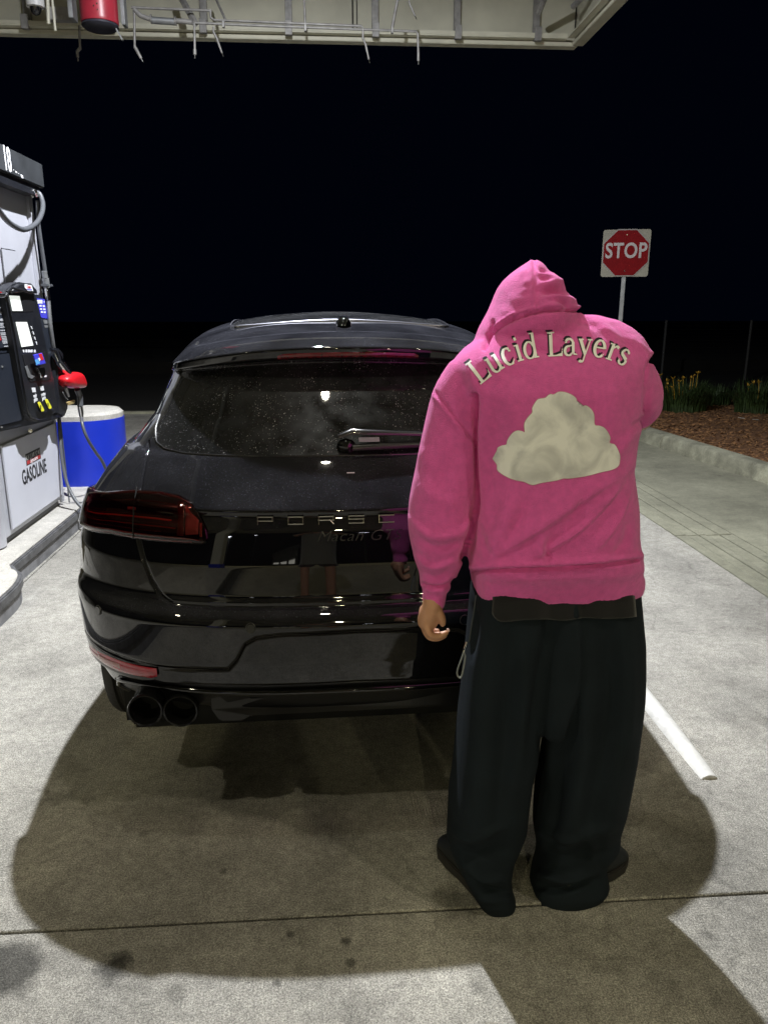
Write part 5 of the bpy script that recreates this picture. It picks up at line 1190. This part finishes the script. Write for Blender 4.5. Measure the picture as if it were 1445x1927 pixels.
# bumpy outline
def cloud_bm(grow=0.0):
    c = sum(clp, Vector()) / len(clp); bmx = bmesh.new()
    vs = [bmx.verts.new(p + (p - c).normalized() * grow) for p in clp]; bmx.faces.new(vs); bmesh.ops.triangulate(bmx, faces=bmx.faces[:]); cut(bmx, 6.0); return bmx
decal('cloud_outline', cloud_bm(1.3), mat('print_edge', (.60, .30, .38), .8), .0007)
decal('cloud_print', cloud_bm(0), cloudmat(), .0013)
# serif letters as pen strokes: (x0,y0,x1,y1,w0,w1) in an em box, baseline y=0, x-height .5, cap height .72
import collections
def arcs(cx, cy, rx, ry, a0, a1, w0, w1, n=12, mid=None):
    out = []
    for k in range(n):
        t0, t1 = k / n, (k + 1) / n; A0, A1 = R(a0 + (a1 - a0) * t0), R(a0 + (a1 - a0) * t1)
        def wd(a, t): return (w0 + (w1 - w0) * abs(math.cos(a))) if mid is None else mid(t)
        out.append((cx + rx * math.cos(A0), cy + ry * math.sin(A0), cx + rx * math.cos(A1), cy + ry * math.sin(A1), wd(A0, t0), wd(A1, t1)))
    return out
TH, TN = .125, .04
G = {'L': (.62, [(.16, 0, .16, .72, TH, TH), (.03, .70, .30, .70, TN, TN), (.03, .02, .58, .02, TN, TN), (.55, .0, .60, .22, .07, .02), (.36, .03, .56, .06, .03, .07)]),
     'u': (.58, [(.13, .12, .13, .5, .11, .11), (.02, .48, .14, .48, .04, .04)] + arcs(.27, .15, .14, .15, 180, 300, .04, .10) + [(.33, .02, .42, .10, .05, .04), (.43, 0, .43, .5, .11, .11), (.32, .48, .44, .48, .04, .04), (.43, .02, .55, .02, .04, .04)]),
     'c': (.50, arcs(.26, .25, .20, .245, 55, 300, .035, .13, 16) + [(.37, .38, .38, .42, .10, .06), (.33, .03, .45, .12, .05, .02)]),
     'i': (.30, [(.15, 0, .15, .5, .11, .11), (.03, .48, .16, .48, .04, .04), (.03, .02, .27, .02, .04, .04), (.15, .62, .15, .70, .10, .10)]),
     'd': (.58, arcs(.24, .25, .19, .245, 0, 360, .035, .11, 20) + [(.43, 0, .43, .76, .11, .11), (.30, .74, .44, .74, .04, .04), (.43, .02, .56, .02, .04, .04)]),
     'a': (.53, arcs(.22, .36, .15, .13, 150, 10, .05, .09, 10) + [(.37, .40, .37, .06, .11, .10), (.37, .06, .52, .03, .06, .03), (.09, .38, .09, .40, .08, .08)] + arcs(.20, .145, .145, .135, 80, 300, .045, .10, 12) + [(.22, .28, .36, .31, .04, .04), (.26, .02, .36, .10, .05, .05)]),
     'y': (.56, [(.10, .48, .30, .04, .12, .11), (.48, .48, .30, .04, .04, .045), (.30, .06, .22, -.16, .05, .05), (.02, .48, .22, .48, .04, .04), (.38, .48, .56, .48, .04, .04), (.10, -.16, .22, -.17, .09, .05), (.08, -.14, .10, -.17, .09, .09)]),
     'e': (.50, arcs(.25, .25, .19, .245, 5, 310, .04, .12, 18) + [(.07, .28, .42, .28, .045, .045), (.36, .04, .44, .12, .05, .02)]),
     'r': (.44, [(.15, 0, .15, .5, .11, .11), (.03, .48, .16, .48, .04, .04), (.03, .02, .28, .02, .04, .04), (.18, .36, .30, .47, .04, .06), (.30, .46, .38, .42, .07, .10)]),
     's': (.42, [(.34, .40, .33, .44, .03, .04)] + arcs(.20, .36, .125, .12, 20, 200, .04, .09, 8) + [(.08, .32, .32, .20, .09, .10)] + arcs(.20, .14, .13, .12, 20, -160, .04, .09, 8) + [(.06, .14, .07, .07, .03, .04)]), ' ': (.30, [])}
SC_ = 64.0
base = [(903, 725), (925, 708), (950, 692), (980, 680), (1010, 674), (1045, 671), (1080, 670), (1110, 671), (1135, 675), (1155, 682), (1175, 692)]
bp_ = spline([Vector((x, y, 0)) for x, y in base], 20); bl = [0]
for a_, c_ in zip(bp_[:-1], bp_[1:]): bl.append(bl[-1] + (c_ - a_).length)
def along(s_):
    s_ = max(0, min(bl[-1] - 1e-3, s_)); i = max(k for k in range(len(bl)) if bl[k] <= s_); i = min(i, len(bp_) - 2)
    t_ = (s_ - bl[i]) / (bl[i + 1] - bl[i]); 
    j0_, j1_ = max(0, i - 12), min(len(bp_) - 1, i + 13)
    return bp_[i].lerp(bp_[i + 1], t_), (bp_[j1_] - bp_[j0_]).normalized()
tot = sum(G[c][0] for c in 'Lucid Layers'); k_ = bl[-1] / tot
s_ = 0
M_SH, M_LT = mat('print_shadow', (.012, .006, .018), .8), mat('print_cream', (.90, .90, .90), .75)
for ch in 'Lucid Layers':
    wd_, st = G[ch]
    if st:
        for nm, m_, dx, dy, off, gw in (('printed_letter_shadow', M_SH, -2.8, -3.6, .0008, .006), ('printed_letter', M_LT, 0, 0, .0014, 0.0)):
            bmx = bmesh.new(); 
            mid_, tg_ = along(s_ + wd_ * k_ * .5); up_ = Vector((tg_.y, -tg_.x, 0))
            for q_i, (x0, y0, x1, y1, w0, w1) in enumerate(st):
                def mp_(x, y):
                    hgt = y * SC_ * (1.02 if y > .5 else 1); return mid_ + tg_ * ((x - wd_ / 2) * k_ * 1.0) + up_ * hgt
                a_, c_ = Vector((x0, y0)), Vector((x1, y1)); d_ = (c_ - a_); L__ = d_.length; d_ = d_.normalized() if L__ > 1e-6 else Vector((1, 0)); n_ = Vector((-d_.y, d_.x))
                w0, w1 = w0 / 2 + gw, w1 / 2 + gw; nseg = max(1, int(L__ * SC_ / 5)); ex = .008 if L__ < .1 else 0
                prev = None
                for t in range(nseg + 1):
                    u_ = t / nseg; p_ = a_ + (c_ - a_) * u_ + d_ * (ex if t == nseg else -ex if t == 0 else 0); ww = w0 + (w1 - w0) * u_
                    pr_ = []
                    for e_ in (-1, 0, 1):
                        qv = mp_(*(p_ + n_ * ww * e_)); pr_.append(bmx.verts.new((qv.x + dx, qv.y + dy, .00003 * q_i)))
                    if prev:
                        for e_ in (0, 1): bmx.faces.new((prev[e_], prev[e_ + 1], pr_[e_ + 1], pr_[e_]))
                    prev = pr_
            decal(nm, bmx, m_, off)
    s_ += wd_ * k_

# ---- shoes
M_SHOE = mat('black_clog', (.012, .015, .018), .6, bump=.1, bscale=90); M_SOLE = mat('dark_sole', (.022, .020, .019), .7)
def shoe(heel, toe, name):
    h0, t0 = at(*heel, z=0), at(*toe, z=0); d_ = (t0 - h0).normalized(); L__ = .30; s_v = Vector((-d_.y, d_.x, 0))
    h0 = t0 - d_ * L__ - PE.location; h0.z = 0
    def rg_(prof, z0, top):
        out = []
        for u_, w_, hh in prof:
            c = h0 + d_ * (u_ * L__); out.append([c + s_v * (w_ * math.cos(t_)) + Vector((0, 0, z0 + (hh - z0) * (.5 + .5 * math.sin(t_)) if top else z0 + (hh - z0) * (.5 + .5 * math.sin(t_)))) for t_ in np.linspace(0, 2 * math.pi, 25)[:-1]])
        return out
    up = [(.01, .012, .05), (.04, .036, .085), (.15, .044, .10), (.35, .046, .105), (.55, .052, .100), (.72, .055, .085), (.86, .050, .066), (.95, .036, .050), (.995, .012, .036)]
    o_ = MB().rings(rg_(up, .016, True)).build(name, M_SHOE, PE, smooth=True)
    out = [[h0 + d_ * (L__ * u_) + s_v * w_ + Vector((0, 0, z_)) for u_, w_ in ([(0, .0), (.03, .034), (.2, .044), (.45, .047), (.65, .056), (.82, .055), (.95, .038), (1.005, 0)] + [(.95, -.038), (.82, -.055), (.65, -.056), (.45, -.047), (.2, -.044), (.03, -.034)])] for z_ in (.001, .028, .034)]
    MB().rings(out).build('sole', M_SOLE, o_, bevel=.004)
    c = h0 + d_ * (L__ * .62) + Vector((0, 0, .072))
    for sgn in (-1, 1):
        e = c + s_v * (.043 * sgn); MB().tube([e + d_ * (.012 * math.cos(t_)) + Vector((0, 0, .009 * math.sin(t_))) for t_ in np.linspace(0, 2 * math.pi, 13)], .0018, 5).build('buckle', M_CHROME, o_, smooth=True)
    return o_
shoe((930, 1700), (836, 1588), 'shoe'); shoe((1050, 1688), (1168, 1612), 'shoe')
# ---- zip pull hanging from the pocket
ZP = [W(878, 1208, PY - .06), W(874, 1222, PY - .065), W(872, 1228, PY - .066)]
MB().tube([p - PE.location for p in ZP], [.003, .004, .003], 6).build('zip_slider', M_CHROME, PE, smooth=True)
lp = [(872, 1228), (868, 1240), (862, 1256), (860, 1268), (864, 1275), (868, 1272), (872, 1256), (875, 1236), (873, 1228)]
MB().tube(spline([W(a_, c_, PY - .066) - PE.location for a_, c_ in lp], 4), .0030, 6, True, .6).build('zip_pull', mat('cord_grey', (.20, .21, .21), .6), PE, smooth=True)
# pocket edge line
zl_ = [cast(BT, px_, py_, .002)[0] for px_, py_ in ((897, 1120), (893, 1150), (888, 1180), (884, 1208))]
MB().tube([p - PE.location for p in zl_ if p], .0022, 6).build('pocket_zip', mat('zip_tape', (.05, .06, .065), .5), PE, smooth=True)

# ================================================================== the photographer behind the camera (mirrored in the tailgate, shadow on the ground)
PH = thing('person', 'photographer in a khaki shirt and shorts, faintly mirrored in the black tailgate', 'person', (-.06, -.42, 0))
def v3(*a): return Vector(a)
bb = MB()
bb.rings([ell(0, 0, z, a_, d_, 28, 2.3) for z, a_, d_ in ((.92, .15, .10), (1.1, .145, .10), (1.3, .17, .11), (1.42, .17, .10), (1.48, .08, .06))])
limb(bb, [(v3(0, .0, 1.45), .055), (v3(0, .02, 1.56), .055)]); limb(bb, [(v3(0, .03, 1.62), .082), (v3(0, .03, 1.68), .085)])
limb(bb, [(v3(0, .115, 1.63), .014), (v3(0, .12, 1.61), .016)], 10, 2)
for s in (-1, 1):
    limb(bb, [(v3(s * .19, 0, 1.40), .05), (v3(s * .25, .05, 1.18), .042), (v3(s * .16, .22, 1.38), .034), (v3(s * .08, .33, 1.56), .028)])
    limb(bb, [(v3(s * .08, .33, 1.56), .03), (v3(s * .055, .365, 1.62), .032)], 12, 3)
    for k in range(4): limb(bb, [(v3(s * .06, .365, 1.585 + k * .02), .010), (v3(s * .045, .392, 1.588 + k * .02), .009), (v3(s * .025, .395, 1.588 + k * .02), .008)], 10, 3)
    limb(bb, [(v3(s * .06, .35, 1.60), .012), (v3(s * .035, .352, 1.63), .009)], 10, 3)
    limb(bb, [(v3(s * .10, 0, .92), .09), (v3(s * .13, .01, .50), .056), (v3(s * .14, -.01, .10), .040)]); limb(bb, [(v3(s * .14, -.03, .045), .038), (v3(s * .155, .16, .035), .032)])
remeshed('body', bb, M_SKIN, PH, .008, 4, .5)
st_ = MB().rings([ell(0, 0, z, a_, d_, 28, 2.3) for z, a_, d_ in ((.80, .20, .135), (1.0, .185, .13), (1.25, .20, .135), (1.42, .19, .12), (1.485, .10, .075))])
for s in (-1, 1): limb(st_, [(v3(s * .18, 0, 1.40), .066), (v3(s * .245, .04, 1.20), .060)])
remeshed('shirt', st_, cloth('khaki_shirt', (.16, .15, .11), .1, 10), PH, .009, 5, .5)
sh_ = MB()
for s in (-1, 1): limb(sh_, [(v3(s * .09, 0, .92), .10), (v3(s * .12, 0, .60), .095)])
remeshed('shorts', sh_, cloth('brown_shorts', (.05, .035, .025), .1, 10), PH, .009, 4, .5)
for s in (-1, 1): limb_ = MB(); limb(limb_, [(v3(s * .14, -.05, .05), .046), (v3(s * .158, .19, .04), .040)], 14, 4); limb_.build('shoe', M_SHOE, PH, smooth=True)
MB().rings([ell(0, .02, z, a_, d_, 24, 2.2) for z, a_, d_ in ((1.60, .088, .085), (1.68, .093, .095), (1.74, .075, .08), (1.765, .03, .03))]).build('hair', mat('dark_hair', (.02, .012, .008), .6), PH, smooth=True)
MBX = thing('phone', 'black phone held up in both hands of the photographer', 'phone', (0, -.045, CAMH))
MB().box((-.037, -.005, -.078), (.037, .004, .075)).build('phone_case', M_BLACK, MBX, bevel=.004)
